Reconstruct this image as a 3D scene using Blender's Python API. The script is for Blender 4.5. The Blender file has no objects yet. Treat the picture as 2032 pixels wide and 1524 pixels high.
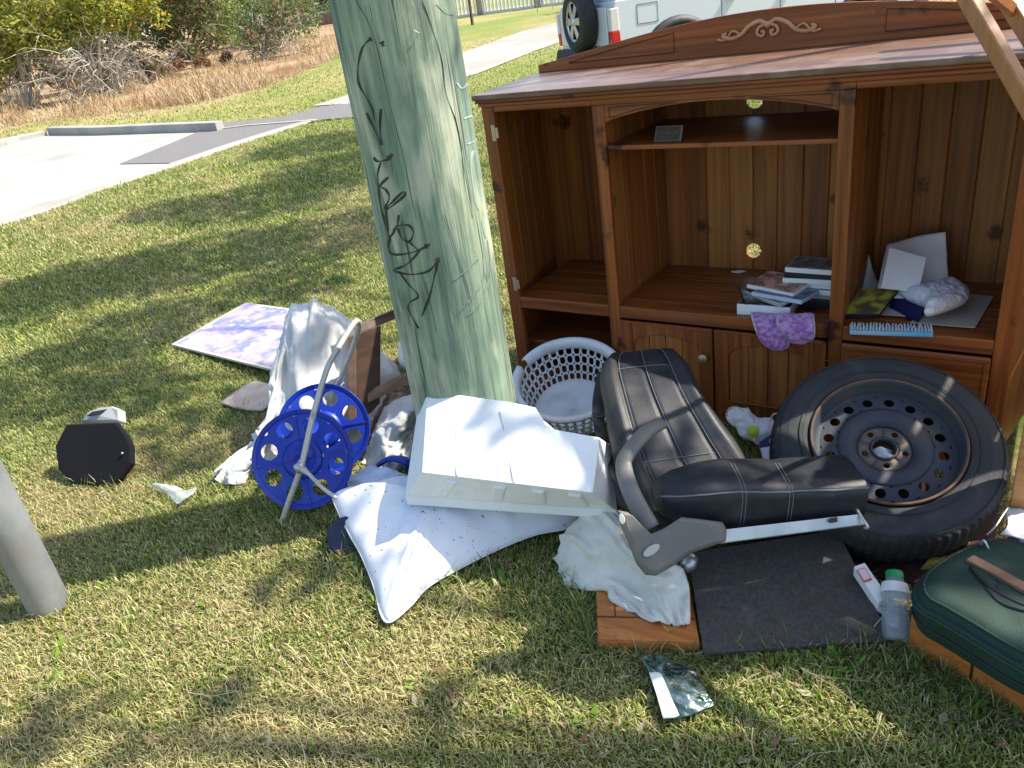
import bpy, bmesh, math, random
import numpy as np
from mathutils import Vector, Matrix, noise as mnoise
random.seed(7); RNG = np.random.default_rng(7)
PI = math.pi
S = bpy.context.scene
COL = S.collection

# ------------------------------------------------------------------ camera, sky, sun
F_PX = 1525.0; EYE = 1.55
R = np.array([[0.8302, 0.1384, -0.5399], [0.5406, -0.4357, 0.7197], [-0.1357, -0.8895, -0.4365]])
_u, _s, _v = np.linalg.svd(R); R = _u @ _v           # rows: world X Y Z in lens axes (right, down, forward)
cam = bpy.data.cameras.new('camera'); camo = bpy.data.objects.new('camera', cam); COL.objects.link(camo)
cam.sensor_width = 36; cam.lens = F_PX / 2032 * 36; cam.clip_start = 0.05; cam.clip_end = 600
mw = Matrix.Identity(4)
for i in range(3):
    mw[i][0] = R[i, 0]; mw[i][1] = -R[i, 1]; mw[i][2] = -R[i, 2]
mw[2][3] = EYE
camo.matrix_world = mw
S.camera = camo
SUN_AZ = Vector((0.75, 0.66)).normalized(); SUN_EL = math.radians(50)
SUNV = Vector((SUN_AZ.x * math.cos(SUN_EL), SUN_AZ.y * math.cos(SUN_EL), math.sin(SUN_EL)))
w = bpy.data.worlds.new('World'); S.world = w; w.use_nodes = True
nt = w.node_tree; bg = nt.nodes['Background']
sky = nt.nodes.new('ShaderNodeTexSky'); sky.sky_type = 'NISHITA'; sky.sun_disc = False
sky.sun_elevation = SUN_EL; sky.sun_rotation = math.atan2(SUN_AZ.x, SUN_AZ.y); sky.air_density = 1.0; sky.dust_density = 1.5
nt.links.new(sky.outputs[0], bg.inputs[0]); bg.inputs[1].default_value = 0.148
sl = bpy.data.lights.new('sun', 'SUN'); sl.energy = 4.7; sl.angle = math.radians(0.55); sl.color = (1.0, 0.93, 0.82)
so = bpy.data.objects.new('sun', sl); COL.objects.link(so); so.rotation_euler = SUNV.to_track_quat('Z', 'Y').to_euler()
S.view_settings.view_transform = 'Standard'; S.view_settings.look = 'None'; S.view_settings.gamma = 1
S.view_settings.exposure = 1.08
S.render.engine = 'CYCLES'; S.cycles.max_bounces = 6

# ------------------------------------------------------------------ helpers
def hz(r): return 0.035 * (np.log1p(np.exp(np.clip((r - 5.0) * 1.2, -30, 30))) / 1.2 if np.ndim(r) else math.log1p(math.exp(min((r - 5.0) * 1.2, 300))) / 1.2)
def hxy(x, y):
    r = np.hypot(x, y); t = np.clip((r - 5.0) * 1.2, -30, 400)
    return 0.035 * np.where(t > 25, t, np.log1p(np.exp(np.minimum(t, 25)))) / 1.2
def ray(x, y):
    return Vector(R @ np.array([(x - 1016) / F_PX, (y - 762) / F_PX, 1.0]))
O = Vector((0, 0, EYE))
def P(x, y, z=None, Y=None, X=None, d=None):
    r = ray(x, y)
    if z is not None: t = (z - EYE) / r.z
    elif Y is not None: t = Y / r.y
    elif X is not None: t = X / r.x
    else: t = d
    return O + r * t
def G(x, y, dz=0.0):
    r = ray(x, y); t = 0.5
    while t < 160:
        p = O + r * t
        if p.z < float(hxy(p.x, p.y)) + dz: break
        t += 0.02 + t * 0.004
    return O + r * t
def lens(pts):
    q = (np.asarray(pts) - np.array([0, 0, EYE])) @ R
    return 1016 + F_PX * q[:, 0] / q[:, 2], 762 + F_PX * q[:, 1] / q[:, 2], q[:, 2]

class MB:
    def __init__(s): s.v = []; s.f = []; s.c = None
    def add(s, vs, fs):
        o = len(s.v); s.v += [tuple(v) for v in vs]; s.f += [tuple(i + o for i in f) for f in fs]; return s
    def box(s, c, size, M=None):
        hx, hy, hz_ = size[0] / 2, size[1] / 2, size[2] / 2
        vs = [Vector((sx * hx, sy * hy, sz * hz_)) for sx in (-1, 1) for sy in (-1, 1) for sz in (-1, 1)]
        if M is not None: vs = [M @ v for v in vs]
        return s.hexa([v + Vector(c) for v in vs])
    def hexa(s, v):   # order x(y(z))
        return s.add(v, [(0, 1, 3, 2), (4, 6, 7, 5), (0, 4, 5, 1), (2, 3, 7, 6), (0, 2, 6, 4), (1, 5, 7, 3)])
    def bx(s, x0, x1, y0, y1, z0, z1):
        return s.box(((x0 + x1) / 2, (y0 + y1) / 2, (z0 + z1) / 2), (x1 - x0, y1 - y0, z1 - z0))
    def tube(s, pts, r, n=10, cap=True, flat=1.0, up=None):
        pts = [Vector(p) for p in pts]; rr = r if isinstance(r, (list, tuple)) else [r] * len(pts)
        rings = []; prev = None
        for i, p in enumerate(pts):
            a = pts[max(i - 1, 0)]; b = pts[min(i + 1, len(pts) - 1)]
            t = (b - a).normalized()
            if prev is None:
                u = up if up is not None else (Vector((0, 0, 1)) if abs(t.z) < .9 else Vector((1, 0, 0)))
            else: u = prev
            u = (u - t * u.dot(t)).normalized(); prev = u; v = t.cross(u)
            rings.append([p + (u * math.cos(2 * PI * k / n) * flat + v * math.sin(2 * PI * k / n)) * rr[i] for k in range(n)])
        return s.rings(rings, cap)
    def rings(s, rings, cap=True, closed=True):
        n = len(rings[0]); vs = [v for r in rings for v in r]; fs = []
        for i in range(len(rings) - 1):
            for k in range(n if closed else n - 1):
                k2 = (k + 1) % n
                fs.append((i * n + k, i * n + k2, (i + 1) * n + k2, (i + 1) * n + k))
        if cap: fs.append(tuple(range(n - 1, -1, -1))); fs.append(tuple((len(rings) - 1) * n + k for k in range(n)))
        return s.add(vs, fs)
    def lathe(s, prof, n=32, M=None, cap=False):
        rings = [[Vector((r * math.cos(2 * PI * k / n), r * math.sin(2 * PI * k / n), z)) for k in range(n)] for r, z in prof]
        if M is not None: rings = [[M @ v for v in r] for r in rings]
        return s.rings(rings, cap)
    def prism(s, poly, ext):   # poly: 3D points, ext: vector
        n = len(poly); a = [Vector(p) for p in poly]; b = [p + Vector(ext) for p in a]
        return s.add(a + b, [tuple(range(n)), tuple(range(2 * n - 1, n - 1, -1))] + [(k, k + n, (k + 1) % n + n, (k + 1) % n) for k in range(n)])
    def grid(s, g):   # 2D list of points
        R_, C_ = len(g), len(g[0])
        return s.add([p for r in g for p in r], [(i * C_ + j, i * C_ + j + 1, (i + 1) * C_ + j + 1, (i + 1) * C_ + j) for i in range(R_ - 1) for j in range(C_ - 1)])
    def sphere(s, c, r, M=None, n=12):
        prof = [(max(1e-4, math.sin(PI * i / n)) * r, -math.cos(PI * i / n) * r) for i in range(n + 1)]
        T = Matrix.Translation(c); return s.lathe(prof, n * 2, T if M is None else T @ M)
    def build(s, name, mat, parent=None, smooth=False, bevel=0, solid=0, solid_off=0, wn=False, sub=0):
        me = bpy.data.meshes.new(name); me.from_pydata([tuple(v) for v in s.v], [], s.f)
        bm = bmesh.new(); bm.from_mesh(me); bmesh.ops.recalc_face_normals(bm, faces=bm.faces); bm.to_mesh(me); bm.free()
        me.materials.append(mat)
        if smooth: me.polygons.foreach_set('use_smooth', [True] * len(me.polygons))
        o = bpy.data.objects.new(name, me); COL.objects.link(o)
        if parent is not None:
            o.parent = parent; 
            o.matrix_parent_inverse = wmat(parent).inverted()
        if solid: m = o.modifiers.new('s', 'SOLIDIFY'); m.thickness = solid; m.offset = solid_off
        if bevel: m = o.modifiers.new('b', 'BEVEL'); m.width = bevel; m.segments = 2; m.limit_method = 'ANGLE'; m.angle_limit = math.radians(40)
        if sub: m = o.modifiers.new('d', 'SUBSURF'); m.levels = sub; m.render_levels = sub
        if smooth is True and bevel:
            pass
        return o
def wmat(o):
    m = o.matrix_basis.copy()
    if o.parent: m = wmat(o.parent) @ o.matrix_parent_inverse @ m
    return m
def tag(o, label=None, cat=None, group=None, kind=None):
    if label: o['label'] = label
    if cat: o['category'] = cat
    if group: o['group'] = group
    if kind: o['kind'] = kind
    return o
def thing(name, loc, label, cat, group=None):
    o = bpy.data.objects.new(name, None); COL.objects.link(o); o.location = loc; o.empty_display_size = .1
    return tag(o, label, cat, group)

# materials
def M_(name, col, rough=.6, metal=0, spec=.5, col2=None, scale=(8, 8, 8), detail=6, lo=.35, hi=.65, bump=0, bscale=60, coat=0,
       sheen=0, trans=0, alpha=1, dirt=None, dscale=3, dlo=.55, dhi=.75, transm=0, coords='Object', dist=0, ior=1.45):
    m = bpy.data.materials.new(name); m.use_nodes = True; N = m.node_tree.nodes; L = m.node_tree.links
    b = N['Principled BSDF']; b.inputs['Roughness'].default_value = rough; b.inputs['Metallic'].default_value = metal
    b.inputs['Specular IOR Level'].default_value = spec; b.inputs['Coat Weight'].default_value = coat; b.inputs['Sheen Weight'].default_value = sheen
    b.inputs['Alpha'].default_value = alpha; b.inputs['Transmission Weight'].default_value = transm; b.inputs['IOR'].default_value = ior
    b.inputs['Coat Roughness'].default_value = .2
    tc = N.new('ShaderNodeTexCoord'); out = None
    c = (*col, 1)
    if col2 is not None:
        mp = N.new('ShaderNodeMapping'); mp.inputs['Scale'].default_value = scale; L.new(tc.outputs[coords], mp.inputs[0])
        nz = N.new('ShaderNodeTexNoise'); nz.inputs['Scale'].default_value = 1; nz.inputs['Detail'].default_value = detail; nz.inputs['Distortion'].default_value = dist
        L.new(mp.outputs[0], nz.inputs[0])
        rp = N.new('ShaderNodeValToRGB'); rp.color_ramp.elements[0].position = lo; rp.color_ramp.elements[1].position = hi
        rp.color_ramp.elements[0].color = c; rp.color_ramp.elements[1].color = (*col2, 1); L.new(nz.outputs[0], rp.inputs[0]); out = rp.outputs[0]
    if dirt is not None:
        n2 = N.new('ShaderNodeTexNoise'); n2.inputs['Scale'].default_value = dscale; n2.inputs['Detail'].default_value = 8; L.new(tc.outputs[coords], n2.inputs[0])
        r2 = N.new('ShaderNodeValToRGB'); r2.color_ramp.elements[0].position = dlo; r2.color_ramp.elements[1].position = dhi; L.new(n2.outputs[0], r2.inputs[0])
        mx = N.new('ShaderNodeMix'); mx.data_type = 'RGBA'; L.new(r2.outputs[0], mx.inputs[0])
        if out is not None: L.new(out, mx.inputs[6])
        else: mx.inputs[6].default_value = c
        mx.inputs[7].default_value = (*dirt, 1); out = mx.outputs[2]
    if out is not None: L.new(out, b.inputs['Base Color'])
    else: b.inputs['Base Color'].default_value = c
    if bump:
        n3 = N.new('ShaderNodeTexNoise'); n3.inputs['Scale'].default_value = bscale; n3.inputs['Detail'].default_value = 5
        if col2 is not None and bscale < 0:
            L.new(mp.outputs[0], n3.inputs[0]); n3.inputs['Scale'].default_value = -bscale
        else: L.new(tc.outputs[coords], n3.inputs[0])
        bp = N.new('ShaderNodeBump'); bp.inputs['Strength'].default_value = bump; bp.inputs['Distance'].default_value = .01; L.new(n3.outputs[0], bp.inputs['Height']); L.new(bp.outputs[0], b.inputs['Normal'])
    return m
def M_attr(name, rough=.7, trans=.25, spec=.3, fine=None):
    m = bpy.data.materials.new(name); m.use_nodes = True; N = m.node_tree.nodes; L = m.node_tree.links
    b = N['Principled BSDF']; b.inputs['Roughness'].default_value = rough; b.inputs['Specular IOR Level'].default_value = spec
    a = N.new('ShaderNodeVertexColor'); a.layer_name = 'Col'
    L.new(a.outputs[0], b.inputs['Base Color'])
    if trans:
        t = N.new('ShaderNodeBsdfTranslucent'); L.new(a.outputs[0], t.inputs[0])
        mx = N.new('ShaderNodeMixShader'); mx.inputs[0].default_value = trans
        L.new(b.outputs[0], mx.inputs[1]); L.new(t.outputs[0], mx.inputs[2]); L.new(mx.outputs[0], N['Material Output'].inputs[0])
    if fine:
        tc = N.new('ShaderNodeTexCoord'); n1 = N.new('ShaderNodeTexNoise'); n1.inputs['Scale'].default_value = fine; n1.inputs['Detail'].default_value = 9; n1.inputs['Roughness'].default_value = .75
        L.new(tc.outputs['Object'], n1.inputs[0]); rp = N.new('ShaderNodeValToRGB')
        rp.color_ramp.elements[0].position = .33; rp.color_ramp.elements[1].position = .68; rp.color_ramp.elements[0].color = (.35, .35, .35, 1); rp.color_ramp.elements[1].color = (1.3, 1.3, 1.2, 1)
        L.new(n1.outputs[0], rp.inputs[0]); mm = N.new('ShaderNodeMix'); mm.data_type = 'RGBA'; mm.blend_type = 'MULTIPLY'; mm.inputs[0].default_value = 1
        L.new(a.outputs[0], mm.inputs[6]); L.new(rp.outputs[0], mm.inputs[7]); L.new(mm.outputs[2], b.inputs['Base Color'])
        bp = N.new('ShaderNodeBump'); bp.inputs['Strength'].default_value = .6; bp.inputs['Distance'].default_value = .03; L.new(n1.outputs[0], bp.inputs['Height']); L.new(bp.outputs[0], b.inputs['Normal'])
    return m
def npmesh(name, V, F, mat, colors=None, smooth=False, parent=None):   # F: list of arrays (n,k)
    me = bpy.data.meshes.new(name); V = np.asarray(V, np.float32)
    me.vertices.add(len(V)); me.vertices.foreach_set('co', V.ravel())
    nl = sum(a.size for a in F); npol = sum(len(a) for a in F)
    me.loops.add(nl); me.polygons.add(npol)
    me.loops.foreach_set('vertex_index', np.concatenate([a.ravel() for a in F]).astype(np.int32))
    st = []; o = 0
    for a in F: st.append(o + np.arange(len(a)) * a.shape[1]); o += a.size
    me.polygons.foreach_set('loop_start', np.concatenate(st).astype(np.int32))
    me.update(calc_edges=True)
    if colors is not None:
        at = me.color_attributes.new('Col', 'FLOAT_COLOR', 'POINT')
        c = np.ones((len(V), 4), np.float32); c[:, :3] = colors; at.data.foreach_set('color', c.ravel())
    me.materials.append(mat)
    if smooth: me.polygons.foreach_set('use_smooth', np.ones(npol, bool))
    ob = bpy.data.objects.new(name, me); COL.objects.link(ob)
    if parent is not None: ob.parent = parent; ob.matrix_parent_inverse = wmat(parent).inverted()
    return ob
def fbm(p, sc, o=4): return mnoise.fractal(Vector(p) * sc, 1.0, 2.0, o)
def cr(p0, p1, p2, p3, t):
    return 0.5 * ((2 * p1) + (-p0 + p2) * t + (2 * p0 - 5 * p1 + 4 * p2 - p3) * t * t + (-p0 + 3 * p1 - 3 * p2 + p3) * t ** 3)
def curve(pts, k=6, closed=False):
    pts = [Vector(p) for p in pts]; n = len(pts); out = []
    for i in range(n if closed else n - 1):
        g = lambda j: pts[j % n] if closed else pts[min(max(j, 0), n - 1)]
        for q in range(k): out.append(cr(g(i - 1), g(i), g(i + 1), g(i + 2), q / k))
    if not closed: out.append(pts[-1])
    return out
def patch(ctrl, k=8):
    rows = [curve(r, k) for r in ctrl]; cols = len(rows[0])
    t = [curve([r[j] for r in rows], k) for j in range(cols)]
    return [[t[j][i] for j in range(cols)] for i in range(len(t[0]))]
def wrinkle(g, amp, sc, folds=(), seed=0.0, sharp=True, aniso=None):
    R_, C_ = len(g), len(g[0]); out = []
    for i in range(R_):
        row = []
        for j in range(C_):
            a = g[min(i + 1, R_ - 1)][j] - g[max(i - 1, 0)][j]; b = g[i][min(j + 1, C_ - 1)] - g[i][max(j - 1, 0)]
            n = a.cross(b); n = n.normalized() if n.length > 1e-9 else Vector((0, 0, 1))
            p = g[i][j]; q = p + Vector((seed, seed * .7, 0))
            h = (1 - abs(fbm(q, sc, 3))) ** 2 - .5 if sharp else fbm(q, sc, 3)
            h += .35 * fbm(q, sc * 3.1, 3)
            for (fu, fv, ang, freq, fa) in folds:   # directional pleats
                u = i / (R_ - 1); v = j / (C_ - 1)
                h += fa * math.sin(freq * (u * math.cos(ang) + v * math.sin(ang)) + 2.5 * fbm(q, sc * .6, 2))
            d_ = amp * h
            if aniso:
                for fi, fj, a_ in aniso:
                    z_ = mnoise.fractal(Vector((i / (R_ - 1) * fi, j / (C_ - 1) * fj, seed)), 1.0, 2.0, 2); w2 = mnoise.fractal(Vector((i / (R_ - 1) * fi * .7 + 9, j / (C_ - 1) * fj * .7, seed + 3)), 1.0, 2.0, 2)
                    d_ += a_ * (max(0, 1 - abs(z_) * 3.2) ** 1.3 - .35 + .6 * w2)
            row.append(p + n * d_)
        out.append(row)
    return out
def cloth(name, ctrl, mat, amp=.01, sc=9, k=8, thick=.006, parent=None, folds=(), seed=0.0, floor=.012, sharp=False, aniso=None):
    g = wrinkle(patch(ctrl, k), amp, sc, folds, seed, sharp, aniso)
    g = [[Vector((p.x, p.y, max(p.z, floor))) for p in r] for r in g]
    return MB().grid(g).build(name, mat, parent, smooth=True, solid=thick)
def blob(name, outline, c, h, mat, n=14, p=2.4, q=.8, amp=.01, sc=8, parent=None, bottom=.4, seed=0., rad=0, kk=5):
    """cushion: star shaped outline (3D), crown height h above the outline plane, belly bottom*h below"""
    ol = curve(outline, kk, True); c = Vector(c); m = MB(); rings = []
    def ringset(sign, hh):
        rs = []
        for i in range(n, -1, -1):
            s = max(i / n, .002); r = []
            for j, o_ in enumerate(ol):
                b = c + (o_ - c) * s; lift = hh * (1 - s ** p) ** q
                an = 2 * PI * j / len(ol)
                w_ = amp * ((1 - abs(fbm(b + Vector((seed, 0, 0)), sc, 3))) ** 2 - .5 + .4 * fbm(b, sc * 3, 2)) * min(1, (1 - s) * 4 + .25)
                w_ += rad * amp * math.sin(an * 13 + 3 * fbm(b, 5, 2)) * s ** 2 * (1 - s) * 4
                r.append(b + Vector((0, 0, sign * lift + (w_ if sign > 0 else 0))))
            rs.append(r)
        return rs
    top = ringset(1, h); bot = ringset(-1, h * bottom)
    m.rings(list(reversed(bot)) + top[1:] if False else bot[::-1][:-1] + top, cap=False)
    return m.build(name, mat, parent, smooth=True)
def holed(fn, nu, nv, hr=.36, hv=.36, k=16, skip=None):
    """quad sheet fn(u,v) with an oval hole in every cell; u wraps"""
    m = MB()
    for i in range(nu):
        for j in range(nv):
            if skip and skip(i, j): continue
            o_, n_ = [], []
            for q in range(k):
                a = 2 * PI * (q + .5) / k + PI / 4 * 0; ca, sa = math.cos(a), math.sin(a)
                sc_ = .5 / max(abs(ca), abs(sa)); 
                o_.append(fn((i + .5 + ca * sc_) / nu, (j + .5 + sa * sc_) / nv))
                e = 4; rr = (abs(ca) ** e + abs(sa) ** e) ** (-1 / e) if hv > hr else 1
                n_.append(fn((i + .5 + ca * hr * rr) / nu, (j + .5 + sa * hv * rr) / nv))
            m.add(o_ + n_, [(q, (q + 1) % k, (q + 1) % k + k, q + k) for q in range(k)])
    return m
def holed_disc(M, r0, r1, rh, n, zf, k=24, a0=0.0, rc=None):
    """flat or dished annulus with n round holes"""
    m = MB(); rc = rc or (r0 + r1) / 2
    def pt(x, y): return M @ Vector((x, y, zf(math.hypot(x, y))))
    for i in range(n):
        ac = 2 * PI * (i + .5) / n + a0; hw = PI / n; o_, n_ = [], []
        for q in range(k):
            a = 2 * PI * (q + .5) / k; ca, sa = math.cos(a), math.sin(a); sc_ = 1 / max(abs(ca), abs(sa))
            r = (r0 + r1) / 2 + (r1 - r0) / 2 * ca * sc_; t = ac + hw * sa * sc_
            o_.append(pt(r * math.cos(t), r * math.sin(t)))
            x, y = rc + rh * ca, rh * sa; n_.append(pt(x * math.cos(ac) - y * math.sin(ac), x * math.sin(ac) + y * math.cos(ac)))
        m.add(o_ + n_, [(q, (q + 1) % k, (q + 1) % k + k, q + k) for q in range(k)])
    return m
def frame_from(n, up=Vector((0, 0, 1)), loc=Vector((0, 0, 0))):
    z = Vector(n).normalized(); x = up.cross(z).normalized(); y = z.cross(x)
    M = Matrix.Identity(4)
    for i in range(3): M[i][0] = x[i]; M[i][1] = y[i]; M[i][2] = z[i]; M[i][3] = loc[i]
    return M

# ------------------------------------------------------------------ palette
def wood(name, a, b, axis='z', rough=.38, coat=.25):
    rough += .07; coat *= .4
    sc = {'x': (1.6, 45, 45), 'y': (45, 1.6, 45), 'z': (45, 45, 1.6)}[axis]
    return M_(name, a, rough, col2=b, scale=sc, detail=5, lo=.3, hi=.7, coat=coat, dist=.4, bump=.06, bscale=-1.0, dirt=(a[0] * .35, a[1] * .3, a[2] * .3), dscale=7, dlo=.64, dhi=.70)
WA, WB = (.125, .028, .005), (.32, .092, .017)
mWz = wood('stained_pine_upright', WA, WB, 'z'); mWx = wood('stained_pine_rail', WA, WB, 'x'); mWy = wood('stained_pine_side', WA, WB, 'y')
mWtop = M_('weathered_pine_top', (.10, .046, .024), .40, col2=(.20, .105, .062), scale=(2.2, 40, 40), coat=.2, dirt=(.22, .15, .11), dscale=9, dlo=.5, dhi=.7, bump=.12, bscale=50)
mWback = wood('stained_pine_boards', (.18, .052, .010), (.37, .132, .028), 'z', .42, .2)
mWback2 = wood('stained_pine_boards_light', (.22, .075, .014), (.43, .17, .042), 'z', .42, .2); mWback3 = wood('stained_pine_boards_dark', (.13, .036, .007), (.28, .092, .018), 'z', .42, .2)
mWd = wood('dark_joinery', (.05, .018, .008), (.1, .035, .012), 'z')
mHoney = wood('honey_pine', (.42, .17, .05), (.60, .29, .10), 'x', .4)
mHoneyZ = wood('honey_pine_leaning', (.30, .12, .038), (.42, .19, .07), 'z', .45)
mOr = wood('orange_pine', (.36, .11, .022), (.52, .19, .045), 'x', .4)
mCarve = M_('carved_pine', (.42, .22, .10), .5, col2=(.55, .32, .16), scale=(20, 20, 20))
mWhiteP = M_('white_plastic', (.74, .77, .80), .35, dirt=(.5, .5, .47), dscale=6, dlo=.62, dhi=.85)
mFoam = M_('expanded_foam', (.83, .84, .83), .75, col2=(.76, .77, .75), scale=(260, 260, 260), detail=2, bump=.18, bscale=300, dirt=(.5, .45, .35), dscale=9, dlo=.68, dhi=.9)
mLinen = M_('white_linen', (.72, .74, .76), .85, col2=(.62, .62, .60), scale=(5, 5, 5), bump=.45, bscale=38, sheen=.2, dirt=(.38, .33, .26), dscale=12, dlo=.68, dhi=.82)
mPil = M_('pillow_cotton', (.76, .77, .80), .85, col2=(.70, .71, .73), scale=(4, 4, 4), bump=.12, bscale=500, sheen=.2, dirt=(.10, .08, .05), dscale=75, dlo=.665, dhi=.70)
mSheet = M_('grey_linen', (.56, .56, .53), .9, col2=(.46, .46, .43), scale=(6, 6, 6), bump=.45, bscale=38, sheen=.2)
mCream = M_('cream_cloth', (.70, .68, .60), .9, col2=(.58, .56, .48), scale=(7, 7, 7), bump=.45, bscale=38, sheen=.2, dirt=(.4, .33, .24), dscale=9, dlo=.6, dhi=.8)
mLilac = M_('pale_blue_cloth', (.55, .60, .72), .9, col2=(.62, .66, .76), scale=(9, 9, 9), bump=.45, bscale=38)
mLeather = M_('black_leather', (.012, .014, .018), .46, col2=(.02, .022, .027), scale=(30, 30, 30), bump=.15, bscale=420, spec=.5, dirt=(.09, .08, .065), dscale=5, dlo=.55, dhi=.95)
mStitch = M_('grey_thread', (.16, .16, .16), .8)
mGreyPl = M_('grey_seat_plastic', (.16, .155, .14), .55, col2=(.12, .115, .105), scale=(8, 8, 8), bump=.1, bscale=400, dirt=(.26, .23, .19), dscale=7, dlo=.6, dhi=.85)
mCap = M_('pale_cap', (.42, .42, .38), .5)
mZinc = M_('zinc_plate', (.42, .43, .44), .38, metal=.75, col2=(.55, .56, .57), scale=(12, 12, 12), dirt=(.2, .17, .14), dscale=12, dlo=.6, dhi=.8)
mTube = M_('painted_tube', (.45, .42, .38), .5, metal=.3, col2=(.55, .52, .47), scale=(20, 20, 20), dirt=(.2, .12, .06), dscale=20, dlo=.6, dhi=.75)
mRubber = M_('tyre_rubber', (.022, .023, .024), .75, col2=(.036, .036, .036), scale=(5, 5, 5), dirt=(.10, .09, .075), dscale=9, dlo=.58, dhi=.9, bump=.1, bscale=150)
mRim = M_('black_steel_rim', (.034, .040, .052), .68, metal=.1, col2=(.055, .060, .072), scale=(7, 7, 7), dirt=(.12, .085, .06), dscale=6, dlo=.52, dhi=.8)
mRust = M_('rusty_rim_edge', (.20, .10, .05), .85, col2=(.09, .05, .03), scale=(20, 20, 20))
mMat = M_('charcoal_carpet', (.052, .047, .043), .95, col2=(.082, .074, .066), scale=(90, 90, 90), detail=8, bump=.6, bscale=350, dirt=(.13, .12, .10), dscale=26, dlo=.6, dhi=.9)
mBlue = M_('blue_plastic', (.008, .028, .30), .35, col2=(.012, .045, .40), scale=(6, 6, 6), dirt=(.05, .08, .3), dscale=12, dlo=.6, dhi=.9)
mBlack = M_('black_cloth', (.008, .008, .010), .95, spec=.2, bump=.3, bscale=500, dirt=(.03, .028, .025), dscale=40, dlo=.72, dhi=.8)
mGreyP = M_('silver_grey_plastic', (.33, .34, .33), .5, dirt=(.2, .18, .14), dscale=10)
mGalv = M_('galvanised_steel', (.25, .26, .265), .55, metal=.5, col2=(.36, .37, .37), scale=(9, 9, 5), dirt=(.28, .26, .23), dscale=6, dlo=.5, dhi=.8, bump=.08, bscale=40)
mGreen = M_('dark_green_nylon', (.010, .032, .022), .6, col2=(.014, .044, .031), scale=(14, 14, 14), bump=.35, bscale=500, spec=.4)
mTan = M_('tan_strap', (.30, .16, .09), .7, col2=(.22, .11, .06), scale=(30, 30, 30))
mPaper = M_('white_paper', (.72, .72, .70), .8, dirt=(.6, .58, .52), dscale=5)
mPaperB = M_('beige_card', (.50, .45, .38), .8, col2=(.44, .40, .34), scale=(12, 12, 12))
mDkPl = M_('black_plastic', (.015, .015, .018), .4)
mNavy = M_('navy_cover', (.012, .014, .08), .45)
mFilm = M_('clear_film', (.66, .72, .72), .12, alpha=.30, spec=.8, bump=.6, bscale=14)
mBottle = M_('scuffed_clear_plastic', (.50, .55, .60), .2, alpha=.38, spec=.8, bump=.5, bscale=30)
mGcap = M_('green_cap', (.01, .30, .09), .4)
mRed = M_('red_print', (.55, .03, .04), .5)
mBrass = M_('dull_brass', (.45, .38, .26), .4, metal=.7)
mConc = M_('pale_concrete', (.31, .30, .27), .85, col2=(.39, .375, .34), scale=(.7, 2.4, 1), detail=8, bump=.15, bscale=30, dirt=(.21, .20, .18), dscale=.9, dlo=.48, dhi=.78)
mPath = M_('footpath_concrete', (.28, .26, .225), .85, col2=(.35, .33, .29), scale=(.8, .8, 1), detail=8, bump=.15, bscale=30)
mKerb = M_('kerb_concrete', (.37, .36, .33), .85, col2=(.27, .265, .25), scale=(2, 2, 2), bump=.2, bscale=25)
mAsph = M_('asphalt', (.13, .125, .12), .9, col2=(.17, .165, .155), scale=(30, 30, 30), bump=.2, bscale=80)
mGrass = M_attr('grass_blade', .5, .4); mLeaf = M_attr('leaf', .5, .42); mGround = M_attr('turf_ground', .95, 0, fine=14)
mBark = M_('grey_bark', (.30, .26, .21), .9, col2=(.52, .47, .40), scale=(12, 12, 4), bump=.4, bscale=30)
mBarkD = M_('dark_bark', (.07, .05, .04), .9, col2=(.12, .09, .07), scale=(12, 12, 4), bump=.4, bscale=30)

# ------------------------------------------------------------------ ground
def inpoly(x, y, poly):
    ins = np.zeros(len(x), bool); n = len(poly)
    for i in range(n):
        x1, y1 = poly[i][0], poly[i][1]; x2, y2 = poly[(i + 1) % n][0], poly[(i + 1) % n][1]
        c = ((y1 > y) != (y2 > y)) & (x < (x2 - x1) * (y - y1) / (y2 - y1 + 1e-12) + x1); ins ^= c
    return ins
def gp(pix): return [G(a, b) for a, b in pix]
road_px = [(-500, 470), (-300, 560), (0, 452), (100, 420), (200, 381), (330, 340), (470, 290), (560, 262), (632, 241), (400, 262), (300, 266), (95, 270), (40, 282), (0, 293), (-200, 330)]
asph_px = [(238, 329), (345, 327), (430, 299), (520, 272), (600, 249), (640, 240), (720, 234), (800, 222), (800, 196), (705, 207), (640, 214), (560, 236), (432, 247), (400, 262), (330, 292)]
path_px = [(618, 212), (705, 207), (800, 196), (820, 186), (950, 147), (1060, 103), (1150, 72), (1300, 20), (1400, -20), (1350, -30), (1145, 36), (1040, 62), (945, 96), (800, 150), (705, 186)]
ROADW = gp(road_px); ASPHW = gp(asph_px); PATHW = gp(path_px)
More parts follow.
